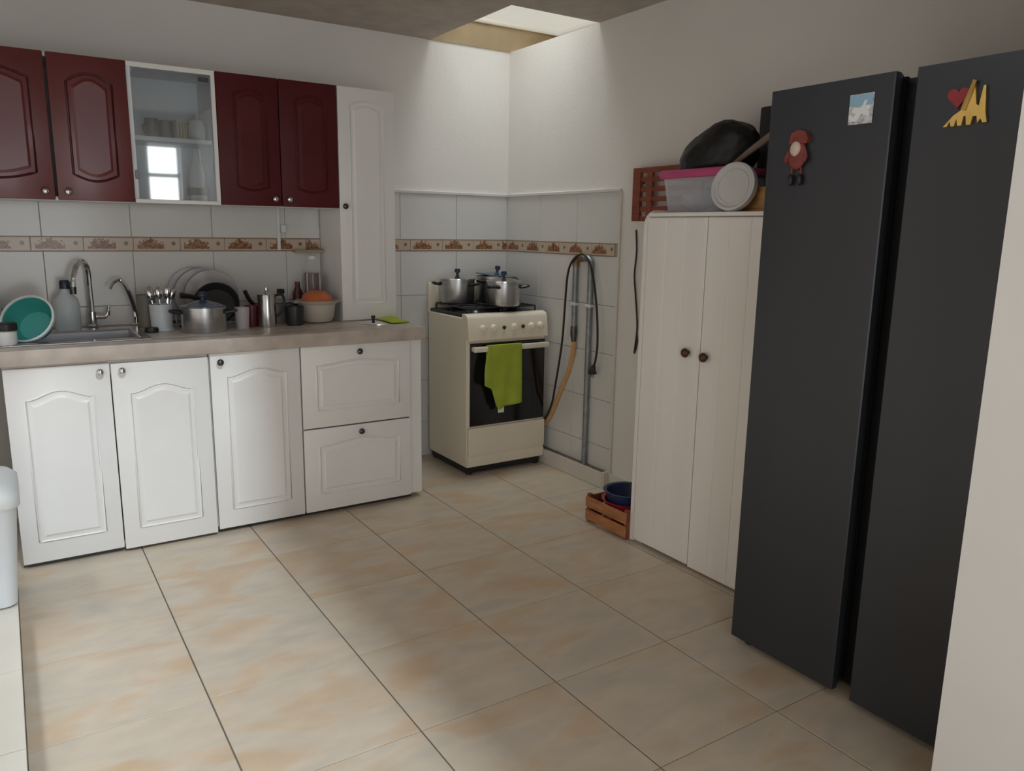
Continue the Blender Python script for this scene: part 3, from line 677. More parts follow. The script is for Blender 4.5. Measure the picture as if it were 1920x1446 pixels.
# slatted rack on the wall behind
rk = thing('slatted_rack', 'reddish-brown slatted wooden rack on the wall above the white cupboard', 'rack', (2.572, 2.58, 1.385), RZ)
def rl(y): return 2.58-y
B().box(rl(2.885), rl(2.835), -0.022, 0.0, 0.0, 0.245, 0.002).obj('stile', 'red_wood', rk)
B().box(rl(2.50), rl(2.45), -0.022, 0.0, 0.0, 0.245, 0.002).obj('stile', 'red_wood', rk)
B().box(rl(2.835), rl(2.50), -0.020, -0.002, 0.222, 0.245, 0.002).obj('rail', 'red_wood', rk)
B().box(rl(2.79), rl(2.755), -0.021, -0.001, 0.0, 0.222, 0.002).obj('stile', 'red_wood', rk)
for z in (0.0, 0.045, 0.09, 0.135, 0.180): B().box(rl(2.835), rl(2.50), -0.016, -0.004, z, z+0.022, 0.001).obj('slat', 'red_wood', rk)
for yy in (2.86, 2.475): B().cyl((rl(yy), -0.001, 0.18), (rl(yy), 0.028, 0.18), 0.006, None, 8).obj('wall_peg', 'red_wood', rk)
# storage box with a pink lid
bx = thing('storage_box', 'clear plastic storage box with a pink lid on top of the white cupboard', 'box', (2.390, 2.225, ZU), RZ)
b = B(); hw, hd, hh = 0.178, 0.115, 0.145
o_ = [(-hw+0.02, -hd+0.015), (hw-0.02, -hd+0.015), (hw-0.02, hd-0.015), (-hw+0.02, hd-0.015)]; t_ = [(-hw, -hd), (hw, -hd), (hw, hd), (-hw, hd)]
A = [b._v((p[0], p[1], 0.001)) for p in o_]; C = [b._v((p[0], p[1], hh)) for p in t_]; D = [b._v((p[0]*0.985, p[1]*0.975, hh)) for p in t_]; E_ = [b._v((p[0]*0.98, p[1]*0.965, 0.006)) for p in o_]
b._f(list(reversed(A))); b.bridge(A, C); b.bridge(C, D); b.bridge(D, E_); b._f(E_)
bmesh.ops.bevel(b.bm, geom=[e for e in b.bm.edges if abs(e.verts[0].co.z-e.verts[1].co.z) > 0.05], offset=0.015, segments=3, affect='EDGES')
b.obj('tub', 'frosted_plastic', bx)
B().box(-hw-0.008, hw+0.008, -hd-0.008, hd+0.008, hh-0.012, hh+0.022, 0.010, 3).obj('lid', 'pink_plastic', bx)
for nm, mt, cx_, cz_, rx, rz_ in (('folded_cloth', 'blue_cloth', 0.055, 0.062, 0.085, 0.052), ('folded_cloth', 'pale_cloth', -0.085, 0.055, 0.058, 0.045)):
    t_ = bmesh.new(); bmesh.ops.create_icosphere(t_, subdivisions=3, radius=1)
    for v in t_.verts:
        k = 1+0.10*math.sin(v.co.x*5+v.co.z*7); v.co = Vector((cx_+v.co.x*rx*k, v.co.y*0.075*k, cz_+v.co.z*rz_))
    B().merge(t_).obj(nm, mt, bx, 60)
# black bag lying on the box
def blob(name, mt, loc, s, seed, rz=0, amp=0.16, flat=-0.55, parent=None, lean=0.0):
    rnd = random.Random(seed); ph = [(rnd.uniform(2, 5), rnd.uniform(2, 5), rnd.uniform(2, 5), rnd.uniform(0, 6)) for _ in range(5)]
    t = bmesh.new(); bmesh.ops.create_icosphere(t, subdivisions=4, radius=1)
    for v in t.verts:
        c = v.co.copy(); k = 1.0
        for a in ph: k += amp/5*math.sin(c.x*a[0]+c.y*a[1]+c.z*a[2]+a[3]) + amp/14*abs(math.sin(3*(c.x*a[2]-c.z*a[0])+a[3]))
        c *= k; c.z = max(c.z, flat)
        v.co = Vector(((c.x + lean*c.z)*s[0], c.y*s[1], (c.z-flat)*s[2]))
    o = B().merge(t).obj(name, mt, parent, 60); o.location = loc; o.rotation_euler = (0, 0, rz)
    return o
bag = thing('black_bag', 'crumpled black plastic bag lying on the pink-lidded box', 'bag', (2.392, 2.216, ZU+0.166), RZ)
from mathutils import noise as mnoise
t = bmesh.new(); bmesh.ops.create_icosphere(t, subdivisions=5, radius=1)
for v in t.verts:
    c = v.co.copy(); p = c*1.7 + Vector((3.1, 1.7, 0.4))
    k = 1.0 + 0.07*mnoise.noise(p*0.9) - 0.055*abs(mnoise.noise(p*1.8)) - 0.035*abs(mnoise.noise(p*4.1))
    c *= k; zz = max(c.z, -0.30)
    v.co = Vector((c.x*0.180 + 0.055*zz, c.y*0.108, (zz+0.30)*0.142))
B().merge(t).obj('bag_body', 'black_bag', bag, 60)
B().tube(spline([(0.07, -0.02, 0.145), (0.095, -0.03, 0.158), (0.130, -0.03, 0.140), (0.155, -0.04, 0.108)]), [0.016]*9+[0.014]*9+[0.012]*7, 8).obj('tied_neck', 'black_bag', bag, 60)
# white round lid leaning on the box
ld = thing('bucket_lid', 'round white plastic lid leaning against the clear storage box', 'lid', (2.250, 1.995, ZU), RZ)
m_ = (PI/2-0.20, 0, 0.18)
b = B(); b.lathe([(0, 0.004), (0.070, 0.004), (0.074, 0.008), (0.080, 0.012), (0.087, 0.010), (0.089, 0.0), (0.088, -0.014), (0.084, -0.014), (0.083, -0.002), (0, -0.001)], 32)
b.obj('disc', 'lid_plastic', ld, 40, (0, -0.004, 0.0885), m_)
B().lathe([(0.060, 0.0035), (0.062, 0.007), (0.065, 0.0035)], 32).obj('ridge', 'lid_plastic', ld, 40, (0, -0.004, 0.0885), m_)
# tan wooden tray at the fridge end
tr = thing('wooden_tray', 'tan wooden tray on the white cupboard next to the fridge', 'tray', (2.360, 1.885, ZU), RZ)
B().box(-0.11, 0.11, -0.065, 0.10, 0.0, 0.012, 0.002).obj('base', 'tan_wood', tr)
B().box(-0.11, 0.11, -0.065, -0.052, 0.012, 0.088, 0.002).obj('side', 'tan_wood', tr); B().box(-0.11, 0.11, 0.088, 0.10, 0.012, 0.10, 0.002).obj('side', 'tan_wood', tr)
B().box(0.098, 0.11, -0.052, 0.088, 0.012, 0.085, 0.002).obj('side', 'tan_wood', tr); B().box(-0.11, -0.098, -0.052, 0.088, 0.012, 0.040, 0.002).obj('side', 'tan_wood', tr)
# black case behind it with grey handle
kc = thing('black_case', 'tall black case standing on the cupboard behind the fridge', 'case', (2.556, 1.985, ZU), RZ)
B().box(-0.150, 0.17, -0.034, 0.034, 0.0, 0.405, 0.008, 2).obj('shell', 'black_plastic', kc)
B().tube([(-0.09, -0.032, 0.255), (-0.09, -0.054, 0.26), (0.10, -0.054, 0.275), (0.10, -0.032, 0.275)], 0.007, 8).obj('handle', 'galvanised', kc)
# tall pot in the tray with a stick across its rim
pn = thing('tall_pot', 'tall black pot standing in the wooden tray next to the fridge', 'pot', (2.378, 1.885, ZU+0.012), RZ)
B().lathe([(0, 0.004), (0.056, 0.004), (0.060, 0.012), (0.062, 0.232), (0.066, 0.234), (0.064, 0.01), (0.058, 0.0), (0, 0)], 24).obj('pot_body', 'nonstick', pn, 40, (0, 0.0, 0.0))
B().tube([(0.055, 0.02, 0.200), (0.085, 0.025, 0.206), (0.11, 0.03, 0.208)], [0.008, 0.010, 0.011], 8).obj('handle', 'black_plastic', pn)
stk = B().tube([(2.318, 2.068, 1.585), (2.334, 2.004, 1.632), (2.350, 1.946, 1.671), (2.368, 1.880, 1.716)], [0.009, 0.012, 0.014, 0.012], 10).obj('wooden_stick', 'stick_wood')
tag(stk, 'grey-brown wooden stick resting on the pink lid and a dark pot rim', 'stick')

# ---- crate with bowls on the floor
cr = thing('wooden_crate', 'small orange-brown slatted wooden crate on the floor against the white cupboard', 'crate', (2.315, 2.556, 0), RZ)
def kl(y): return 2.55-y
for a in (2.692, 2.432):
    for q in (-0.118, 0.098): B().box(kl(a)-0.010, kl(a)+0.012, q, q+0.02, 0.0, 0.135, 0.002).obj('corner_post', 'crate_wood_dark', cr)
for z in (0.012, 0.074):
    B().box(kl(2.70), kl(2.42), -0.128, -0.118, z, z+0.050, 0.002).obj('slat', 'crate_wood', cr); B().box(kl(2.70), kl(2.42), 0.118, 0.128, z, z+0.050, 0.002).obj('slat', 'crate_wood', cr)
    B().box(kl(2.702), kl(2.692), -0.118, 0.118, z, z+0.050, 0.002).obj('slat', 'crate_wood_dark', cr); B().box(kl(2.422), kl(2.432), -0.118, 0.118, z, z+0.050, 0.002).obj('slat', 'crate_wood_dark', cr)
for q in (-0.10, -0.03, 0.04): B().box(kl(2.69), kl(2.435), q, q+0.055, 0.004, 0.012, 0.001).obj('bottom_slat', 'crate_wood', cr)
def bowl(name, label, mt, loc, r, h, cat='bowl', rb=0.6, rot=None):
    p = B(); p.lathe([(0, 0.004), (r*rb, 0.004), (r*0.90, h*0.62), (r-0.004, h-0.004), (r+0.006, h-0.002), (r+0.008, h+0.002), (r, h+0.003), (r-0.008, h-0.001), (r*0.86, h*0.62), (r*rb-0.006, 0.010), (0, 0.010)][::1], 32)
    o = p.obj(name, mt, None, 45, loc, rot); return tag(o, label, cat)
bowl('plastic_bowl', 'red plastic bowl in the wooden crate under the navy bowl', 'red_plastic', (2.318, 2.559, 0.012), 0.115, 0.120)
bowl('plastic_bowl', 'navy blue plastic bowl nested in the red bowl in the crate', 'navy_plastic', (2.318, 2.559, 0.058), 0.108, 0.115)

# ================================================================== fridge
fr = thing('refrigerator', 'large dark slate side-by-side refrigerator with two tall doors', 'refrigerator', (2.26, 1.183, 0), RZ)
def fl(y): return 1.183-y
fy = 1.925-2.26
B().box(fl(1.585), fl(0.781), fy+0.080, 0.30, 0.030, 1.715, 0.006).obj('body', 'fridge_dark', fr)
for a, c, s_ in ((1.592, 1.211, 1), (1.155, 0.774, -1)):
    # plan outline with a chamfered back corner on the handle side
    x0, x1 = fl(a), fl(c)
    b = B()
    if s_ > 0: pts = [(x0+0.004, fy), (x1-0.003, fy), (x1, fy+0.003), (x1, fy+0.022), (x1-0.022, fy+0.072), (x0, fy+0.072), (x0, fy+0.004)]
    else: pts = [(x0+0.003, fy), (x1-0.004, fy), (x1, fy+0.004), (x1, fy+0.072), (x0+0.022, fy+0.072), (x0, fy+0.022), (x0, fy+0.003)]
    d = b.prism(pts, 2, 0.024, 1.738).obj('door', 'fridge_steel', fr, 30)
    hx = x1-0.010 if s_ > 0 else x0+0.010
    B().box(min(hx, hx-s_*0.03), max(hx, hx-s_*0.03), fy+0.066, fy+0.0795, 0.036, 1.734).obj('gasket', 'fridge_dark', d)
B().box(fl(1.225), fl(1.141), fy+0.074, fy+0.085, 0.04, 1.73).obj('handle_recess', 'fridge_dark', fr)
B().box(fl(1.56), fl(0.80), fy+0.09, fy+0.12, 0.012, 0.034).obj('kick_plate', 'fridge_dark', fr)
for a in (1.545, 0.82):
    B().cyl((fl(a), fy+0.05, 0), (fl(a), fy+0.05, 0.026), 0.022, 0.018, 12).obj('foot', 'black_plastic', fr); B().cyl((fl(a), 0.26, 0), (fl(a), 0.26, 0.034), 0.02, None, 10).obj('foot', 'black_plastic', fr)

# magnets
XF = 1.925
mg = thing('doll_magnet', 'red figurine magnet with a cream face and dangling black feet on the fridge door', 'magnet', (XF, 1.478, 1.565), RZ)
t = bmesh.new(); bmesh.ops.create_icosphere(t, subdivisions=3, radius=1)
for v in t.verts: v.co = Vector((v.co.x*0.030, -0.010+v.co.y*0.011, -0.012+v.co.z*0.040))
B().merge(t).obj('tunic', 'doll_red', mg, 60)
t = bmesh.new(); bmesh.ops.create_icosphere(t, subdivisions=3, radius=1)
for v in t.verts: v.co = Vector((-0.001+v.co.x*0.017, -0.018+v.co.y*0.010, 0.004+v.co.z*0.021))
B().merge(t).obj('face', 'doll_cream', mg, 60)
B().prism([(-0.028, 0.018), (0.030, 0.018), (0.036, 0.030), (0.024, 0.050), (0.0, 0.056), (-0.022, 0.046)], 1, -0.016, 0.0).obj('cap', 'doll_red', mg)
for sx in (-0.016, 0.014):
    B().cyl((sx, -0.008, -0.045), (sx, -0.008, -0.068), 0.0025, None, 6).obj('leg', 'doll_red', mg)
    t = bmesh.new(); bmesh.ops.create_icosphere(t, subdivisions=2, radius=1)
    for v in t.verts: v.co = Vector((sx+v.co.x*0.0085, -0.009+v.co.y*0.009, -0.080+v.co.z*0.017))
    B().merge(t).obj('boot', 'black_plastic', mg, 60)
    B().tube([(sx*1.7, -0.010, -0.002), (sx*2.15, -0.012, -0.018), (sx*1.9, -0.016, -0.032)], 0.006, 6).obj('arm', 'doll_red', mg)
pm = thing('photo_magnet', 'small square picture magnet of a pale town under blue sky on the fridge', 'magnet', (XF, 1.297, 1.657), RZ)
B().box(-0.0345, 0.0345, -0.004, 0.0, -0.038, 0.038, 0.001).obj('tile', 'print_town', pm)
B().box(-0.033, 0.033, -0.0046, -0.003, 0.008, 0.036).obj('sky_print', 'print_sky', pm)
B().prism([(-0.033, -0.030), (-0.01, -0.030), (0.004, -0.012), (0.026, -0.022), (0.026, -0.008), (0.012, 0.002), (0.018, 0.022), (0.010, 0.020), (0.002, 0.002), (-0.02, 0.006), (-0.026, -0.006), (-0.012, -0.012)], 1, -0.0048, -0.003).obj('building_print', 'white_ceramic', pm)
gm = thing('tower_magnet', 'golden tower cut-out magnet with a red heart on the fridge', 'magnet', (XF, 1.020, 1.635), RZ)
tw_ = [(-0.052, -0.046), (-0.043, -0.046), (-0.037, -0.034), (-0.034, -0.046), (-0.026, -0.046), (-0.022, -0.030), (-0.018, -0.046), (-0.009, -0.046), (-0.006, -0.026), (-0.001, -0.026), (0.002, -0.046), (0.012, -0.046), (0.015, -0.028), (0.024, -0.028), (0.027, -0.044), (0.033, -0.034), (0.038, -0.044), (0.048, -0.044), (0.042, -0.018), (0.037, 0.038), (0.032, 0.038), (0.026, -0.006), (0.020, -0.002), (0.012, 0.044), (0.006, 0.044), (0.0, 0.010), (-0.014, -0.012), (-0.030, -0.022)]
B().prism(tw_, 1, -0.008, 0.0).obj('tower', 'gold', gm)
B().tube([(-0.008, -0.009, -0.012), (0.012, -0.010, 0.052)], [0.006, 0.0045], 6).obj('bar', 'gold', gm)
hp = []
for i in range(24):
    a = 2*PI*i/24; hp.append((-0.024+0.0016*16*math.sin(a)**3, 0.020+0.0016*(13*math.cos(a)-5*math.cos(2*a)-2*math.cos(3*a)-math.cos(4*a))))
B().prism(hp, 1, -0.007, 0.0).obj('heart', 'heart_red', gm)
sm = B().prism([(-0.012, -0.016), (0.010, -0.018), (0.014, 0.0), (0.010, 0.017), (-0.010, 0.014)], 1, -0.008, 0.0).obj('dark_magnet', 'black_plastic', None, 35, (XF, 0.892, 1.600), (0, 0, RZ))
tag(sm, 'tiny black magnet on the fridge door close to the partition wall', 'magnet')

# ================================================================== on the worktop
# faucet
fc = thing('kitchen_faucet', 'chrome gooseneck faucet with side lever behind the sink', 'faucet', (0.325, 3.985, ZC))
B().lathe([(0, 0), (0.026, 0), (0.026, 0.012), (0.018, 0.02), (0.017, 0.075), (0.0, 0.078)], 16).obj('base', 'chrome', fc, 40)
B().tube(spline([(0, 0, 0.07), (-0.002, -0.002, 0.18), (-0.004, -0.006, 0.262), (-0.022, -0.035, 0.300), (-0.052, -0.085, 0.285), (-0.070, -0.115, 0.235), (-0.075, -0.122, 0.190)]), 0.0115, 10).obj('spout', 'chrome', fc)
B().cyl((-0.075, -0.122, 0.196), (-0.076, -0.124, 0.165), 0.014, 0.013, 12).obj('aerator', 'dark_knob', fc)
B().tube([(0.010, 0, 0.052), (0.050, -0.004, 0.050), (0.064, -0.006, 0.060), (0.068, -0.008, 0.098)], [0.012, 0.010, 0.008, 0.006], 10).obj('lever', 'chrome', fc)
ft = thing('filter_tap', 'slim chrome hooked filter tap beside the faucet', 'tap', (0.505, 3.985, ZC))
B().lathe([(0, 0), (0.020, 0), (0.020, 0.01), (0.012, 0.016), (0.012, 0.045), (0, 0.046)], 14).obj('base', 'chrome', ft, 40)
B().tube(spline([(0, 0, 0.04), (-0.012, -0.006, 0.11), (-0.036, -0.014, 0.185), (-0.058, -0.022, 0.215), (-0.085, -0.040, 0.208), (-0.105, -0.055, 0.180)]), [0.0105]*25+[0.008]*8+[0.006]*8, 8).obj('spout', 'chrome', ft)
B().tube([(0.008, -0.004, 0.034), (0.032, -0.014, 0.028), (0.048, -0.020, 0.012)], [0.008, 0.009, 0.006], 8).obj('lever', 'chrome', ft)
# soap bottle
sb = thing('soap_bottle', 'white plastic soap bottle with a navy cap behind the sink', 'bottle', (0.222, 3.905, ZC+0.008))
B().lathe([(0, 0), (0.046, 0), (0.051, 0.008), (0.052, 0.10), (0.047, 0.132), (0.024, 0.158), (0.019, 0.168), (0.019, 0.182), (0, 0.182)], 24).obj('bottle', 'soap_plastic', sb, 50)
B().lathe([(0, 0.178), (0.021, 0.178), (0.021, 0.206), (0.017, 0.216), (0, 0.217)], 18).obj('cap', 'blue_black', sb, 40)
# teal bowl leaning
tl = thing('washing_bowl', 'teal plastic bowl tipped on its side at the sink', 'bowl', (0.066, 3.600, ZC+0.094))
B().lathe([(0, -0.070), (0.060, -0.070), (0.078, -0.036), (0.092, 0.0), (0.096, 0.001), (0.096, -0.005), (0.082, -0.040), (0.064, -0.075), (0, -0.075)], 32).obj('shell', 'teal_plastic', tl, 45, (0, 0, 0), (math.radians(60), math.radians(4), math.radians(-30)))
B().lathe([(0.0915, 0.0), (0.093, 0.005), (0.1005, 0.004), (0.1005, -0.006), (0.095, -0.006), (0.0915, 0.0)], 32).obj('rim', 'soap_plastic', tl, 45, (0, 0, 0), (math.radians(60), math.radians(4), math.radians(-30)))
# jar with black lid at the very end, pale jug behind
jr = thing('small_jar', 'small white jar with a black lid in front of the teal bowl', 'jar', (-0.008, 3.505, ZC+0.008))
B().lathe([(0, 0), (0.030, 0), (0.034, 0.006), (0.034, 0.050), (0.028, 0.056), (0, 0.056)], 20).obj('jar', 'white_ceramic', jr, 40)
B().lathe([(0, 0.055), (0.037, 0.055), (0.038, 0.060), (0.038, 0.080), (0.034, 0.084), (0, 0.085)], 20).obj('lid', 'black_plastic', jr, 40)
jg = thing('plastic_jug', 'pale plastic jug with a dark grey pointed lid at the worktop end', 'jug', (-0.075, 3.984, ZC))
B().lathe([(0, 0), (0.053, 0), (0.058, 0.01), (0.055, 0.14), (0.058, 0.185), (0, 0.186)], 24).obj('jug_body', 'soap_plastic', jg, 40)
B().lathe([(0, 0.185), (0.060, 0.185), (0.057, 0.195), (0.030, 0.225), (0.012, 0.235), (0, 0.236)], 20).obj('lid', 'olive_grey', jg, 40)
B().tube(spline([(-0.053, 0, 0.16), (-0.092, 0, 0.14), (-0.092, 0, 0.06), (-0.055, 0, 0.04)]), 0.008, 8).obj('handle', 'soap_plastic', jg)
# utensils
ug = 'cutlery standing in the white holder'
ch = thing('cutlery_holder', 'white plastic cutlery holder on the worktop beside the sink', 'holder', (0.585, 3.800, ZC))
B().lathe([(0, 0.004), (0.038, 0.004), (0.046, 0.115), (0.050, 0.116), (0.050, 0.110), (0.044, 0.0), (0, 0)][::-1], 20).obj('cup', 'cutlery_white', ch, 40)
B().lathe([(0.046, 0.0), (0.054, 0.0), (0.052, 0.008), (0.046, 0.009)], 20).obj('foot_ring', 'cutlery_white', ch, 40)
def spoon(i, x, y, lean, az, z=0.010):
    s = thing('spoon', 'shiny steel spoon standing in the white cutlery holder', 'spoon', (0.585+x, 3.800+y, ZC+z), 0, ug)
    s.rotation_euler = (lean*math.sin(az), lean*math.cos(az), az*0.5)
    B().tube([(0, 0, 0), (0, 0, 0.06), (0, 0, 0.125)], [0.0035, 0.003, 0.003], 6).obj('handle', 'chrome', s)
    t = bmesh.new(); bmesh.ops.create_icosphere(t, subdivisions=2, radius=1)
    for v in t.verts: v.co = Vector((v.co.x*0.0175, v.co.y*0.006 - 0.010*(1-v.co.x**2-0.5*v.co.z**2)+0.006, 0.152+v.co.z*0.028))
    B().merge(t).obj('spoon_bowl', 'chrome', s, 60)
for i, (x, y, le, az) in enumerate(((-0.016, -0.012, -0.17, 0.2), (-0.003, -0.026, -0.04, 0.1), (0.020, -0.016, 0.07, 0.3), (0.020, 0.0, 0.20, 0.1), (-0.004, 0.016, 0.0, 0.6), (-0.016, 0.012, -0.14, 0.5), (0.016, 0.016, 0.12, 0.2))):
    spoon(i, x, y, le, az, 0.010 + 0.004*(i % 3))
oc = B().lathe([(0, 0.004), (0.034, 0.004), (0.038, 0.15), (0.041, 0.151), (0.041, 0.145), (0.037, 0.0), (0, 0)][::-1], 20).obj('utensil_cup', 'olive_grey', None, 40, (0.540, 3.908, ZC)); tag(oc, 'tall olive-grey cup behind the cutlery holder', 'cup')
dd = B().lathe([(0, 0.0), (0.028, 0.0), (0.030, 0.012), (0.026, 0.022), (0, 0.022)], 20).obj('scrub_pad', 'black_plastic', None, 40, (0.528, 3.715, ZC)); tag(dd, 'round black scrubbing pad on the worktop by the sink corner', 'scrubber')
# pot with blue lid
bp = pot('steel pot with dark blue lid and knob at the worktop front', (0.735, 3.645, ZC), 0.094, 0.112, lid='blue_lid', knob='blue_black', handles=(2.9, 6.05), lid_h=0.030, knob_r=0.020)
# dish rack and plates
rkx = thing('dish_rack', 'wire dish rack at the tiled wall holding the plates', 'rack', (0.815, 3.935, ZC))
b = B()
for yy in (-0.085, 0.085):
    for zz in (0.012, 0.065): b.cyl((-0.16, yy, zz), (0.16, yy, zz), 0.003, None, 6)
for i in range(9):
    x = -0.16+0.04*i; b.tube([(x, -0.085, 0.065), (x, -0.085, 0.012), (x, 0.085, 0.012), (x, 0.085, 0.065)], 0.0025, 6)
b.obj('wire_frame', 'steel', rkx)
b = B()
for x in (-0.14, 0.14):
    for yy in (-0.08, 0.08): b.cyl((x, yy, 0), (x, yy, 0.013), 0.008, None, 8)
b.obj('feet', 'black_plastic', rkx)
for i, (x, y, r) in enumerate(((0.775, 3.990, 0.128), (0.800, 3.955, 0.126), (0.835, 3.920, 0.122))):
    o = B().lathe([(0, 0.006), (r*0.58, 0.006), (r*0.70, 0.012), (r-0.002, 0.022), (r, 0.019), (r*0.72, 0.006), (r*0.6, 0.0), (0, 0.0)], 40).obj('plate', 'plate_ceramic', None, 40, (x, y, ZC+0.017+r*0.97), (math.radians(78), 0, math.radians(-16)))
    tag(o, ('grey-white plate in the dish rack nearest the tiled wall', 'grey-white plate between the two other plates in the dish rack', 'grey-white plate in the dish rack right behind the black frying pan')[i], 'plate', 'plates in the dish rack')
fp = thing('frying_pan', 'black frying pan leaning upright in front of the plates', 'pan', (0.832, 3.818, ZC+0.098))
rot = (math.radians(66), 0, math.radians(-14))
B().lathe([(0, 0.004), (0.078, 0.004), (0.098, 0.036), (0.102, 0.036), (0.082, 0.0), (0, 0.0)], 36).obj('pan_body', 'nonstick', fp, 40, (0, 0, 0), rot)
B().tube([(-0.085, -0.02, 0.040), (-0.12, -0.028, 0.048), (-0.165, -0.033, 0.055)], [0.009, 0.011, 0.013], 8).obj('handle', 'black_plastic', fp)
# tumblers, cup, pitcher
tb = B().lathe([(0, 0.004), (0.026, 0.004), (0.032, 0.098), (0.034, 0.099), (0.029, 0.0), (0, 0)][::-1], 20).obj('tumbler', 'tumbler_plastic', None, 40, (0.910, 3.680, ZC)); tag(tb, 'pale translucent tumbler next to the blue-lidded pot', 'tumbler')
wn = B().lathe([(0, 0.004), (0.026, 0.004), (0.031, 0.098), (0.033, 0.099), (0.028, 0.0), (0, 0)][::-1], 20).obj('tumbler', 'wine_plastic', None, 40, (0.970, 3.745, ZC)); tag(wn, 'dark wine-red tumbler behind the pale tumbler', 'tumbler')
pt = thing('steel_pitcher', 'shiny steel pitcher with black handle on the worktop', 'pitcher', (1.032, 3.705, ZC))
B().lathe([(0, 0.004), (0.038, 0.004), (0.040, 0.020), (0.037, 0.10), (0.040, 0.150), (0.043, 0.152), (0.042, 0.145), (0.040, 0.10), (0.043, 0.02), (0.040, 0), (0, 0)][::-1], 24).obj('jug', 'steel', pt, 40)
B().lathe([(0, 0.185), (0.009, 0.184), (0.010, 0.172), (0.005, 0.166), (0.020, 0.160), (0.041, 0.153), (0, 0.152)], 18).obj('lid', 'steel', pt, 40)
B().tube(spline([(0.036, 0, 0.145), (0.070, -0.004, 0.150), (0.082, -0.005, 0.115), (0.066, -0.004, 0.07), (0.040, 0, 0.045)]), 0.0065, 8).obj('handle', 'black_plastic', pt)
ap = thing('aluminium_pan', 'dull aluminium pan with a curved black handle stacked behind the pitcher', 'pan', (1.118, 3.912, ZC))
B().lathe([(0, 0.006), (0.082, 0.006), (0.100, 0.095), (0.106, 0.096), (0.104, 0.088), (0.086, 0.0), (0, 0)][::-1], 32).obj('bowl', 'aluminium', ap, 40)
B().lathe([(0, 0.140), (0.014, 0.139), (0.016, 0.130), (0.008, 0.122), (0.06, 0.112), (0.102, 0.099), (0, 0.098)], 28).obj('lid', 'aluminium', ap, 40)
B().tube(spline([(-0.095, -0.02, 0.085), (-0.120, -0.03, 0.115), (-0.142, -0.038, 0.160)]), 0.010, 8).obj('handle', 'black_plastic', ap)
B().tube([(0.02, -0.02, 0.150), (0.05, -0.035, 0.150)], 0.013, 8).obj('knob', 'black_plastic', ap)
dp = B().lathe([(0, 0.004), (0.036, 0.004), (0.041, 0.09), (0.045, 0.091), (0.045, 0.084), (0.039, 0), (0, 0)][::-1], 24).obj('dark_bowl', 'nonstick', None, 40, (1.166, 3.715, ZC)); tag(dp, 'small dark pot beside the cream basin', 'pot')
# cream basin with orange bowl
cbn = thing('plastic_basin', 'cream plastic basin with side grips against the tall cupboard', 'basin', (1.303, 3.790, ZC))
B().lathe([(0, 0.004), (0.066, 0.004), (0.080, 0.02), (0.092, 0.090), (0.104, 0.100), (0.110, 0.108), (0.106, 0.110), (0.098, 0.104), (0.088, 0.088), (0.074, 0.012), (0, 0.010)], 32).obj('basin_body', 'cream_plastic', cbn, 40)
for a in (0.0, PI): B().box(0.108*math.cos(a)-0.012, 0.108*math.cos(a)+0.012, -0.025, 0.025, 0.098, 0.106, 0.003).obj('grip', 'cream_plastic', cbn)
ob = B().lathe([(0, 0.062), (0.040, 0.060), (0.070, 0.036), (0.080, 0.0), (0.076, 0.0), (0.066, 0.032), (0.038, 0.055), (0, 0.057)], 28).obj('orange_bowl', 'orange_plastic', None, 45, (1.304, 3.790, ZC+0.096)); tag(ob, 'orange plastic bowl turned upside down in the cream basin', 'bowl')
sc = thing('sauce_bottle', 'clear bottle of dark sauce with pale stripes behind the orange bowl', 'bottle', (1.345, 3.965, ZC))
B().lathe([(0, 0.003), (0.042, 0.003), (0.042, 0.235), (0, 0.235)], 20).obj('sauce', 'dark_sauce', sc, 40)
B().lathe([(0, 0), (0.046, 0), (0.046, 0.245), (0.034, 0.285), (0.022, 0.305), (0, 0.305)], 20).obj('bottle', 'clear_plastic', sc, 40)
for a in (-2.5, -1.0): B().box(0.0465*math.cos(a)-0.004, 0.0465*math.cos(a)+0.004, 0.0465*math.sin(a)-0.002, 0.0465*math.sin(a)+0.002, 0.08, 0.235, 0.001).obj('stripe', 'cream_plastic', sc)
B().lathe([(0, 0.303), (0.023, 0.303), (0.023, 0.322), (0, 0.323)], 16).obj('cap', 'white_plastic', sc, 40)
bt = B().lathe([(0, 0), (0.026, 0), (0.027, 0.13), (0.012, 0.165), (0.012, 0.19), (0, 0.19)], 18).obj('small_bottle', 'dark_sauce', None, 40, (1.265, 3.965, ZC)); tag(bt, 'small dark bottle at the wall behind the cream basin', 'bottle')
# pot lid and green cloth at the free end
pl = thing('pot_lid', 'small steel pot lid with a black knob lying on the worktop end', 'lid', (1.523, 3.600, ZC))
B().lathe([(0, 0.014), (0.03, 0.012), (0.066, 0.004), (0.070, 0.0), (0, 0.0)], 28).obj('disc', 'steel', pl, 40)
B().lathe([(0, 0.042), (0.009, 0.041), (0.011, 0.034), (0.007, 0.022), (0.007, 0.012)], 14).obj('knob', 'black_plastic', pl, 40)
b = B()
def clf(u, v):
    x = 1.600+0.095*u; y = 3.548+0.195*v
    return (x, y, ZC+0.004+0.010*(math.sin(u*5+v*3)**2)*math.sin(PI*min(1, max(0, u)))*math.sin(PI*v)**0.5+0.008*math.sin(PI*v)*math.sin(PI*u))
b.grid(clf, 14, 14); gc = b.obj('kitchen_cloth', 'lime_cloth', None, 60); s = gc.modifiers.new('thickness', 'SOLIDIFY'); s.thickness = 0.004; s.offset = 1
tag(gc, 'lime green cloth lying on the worktop corner', 'cloth')
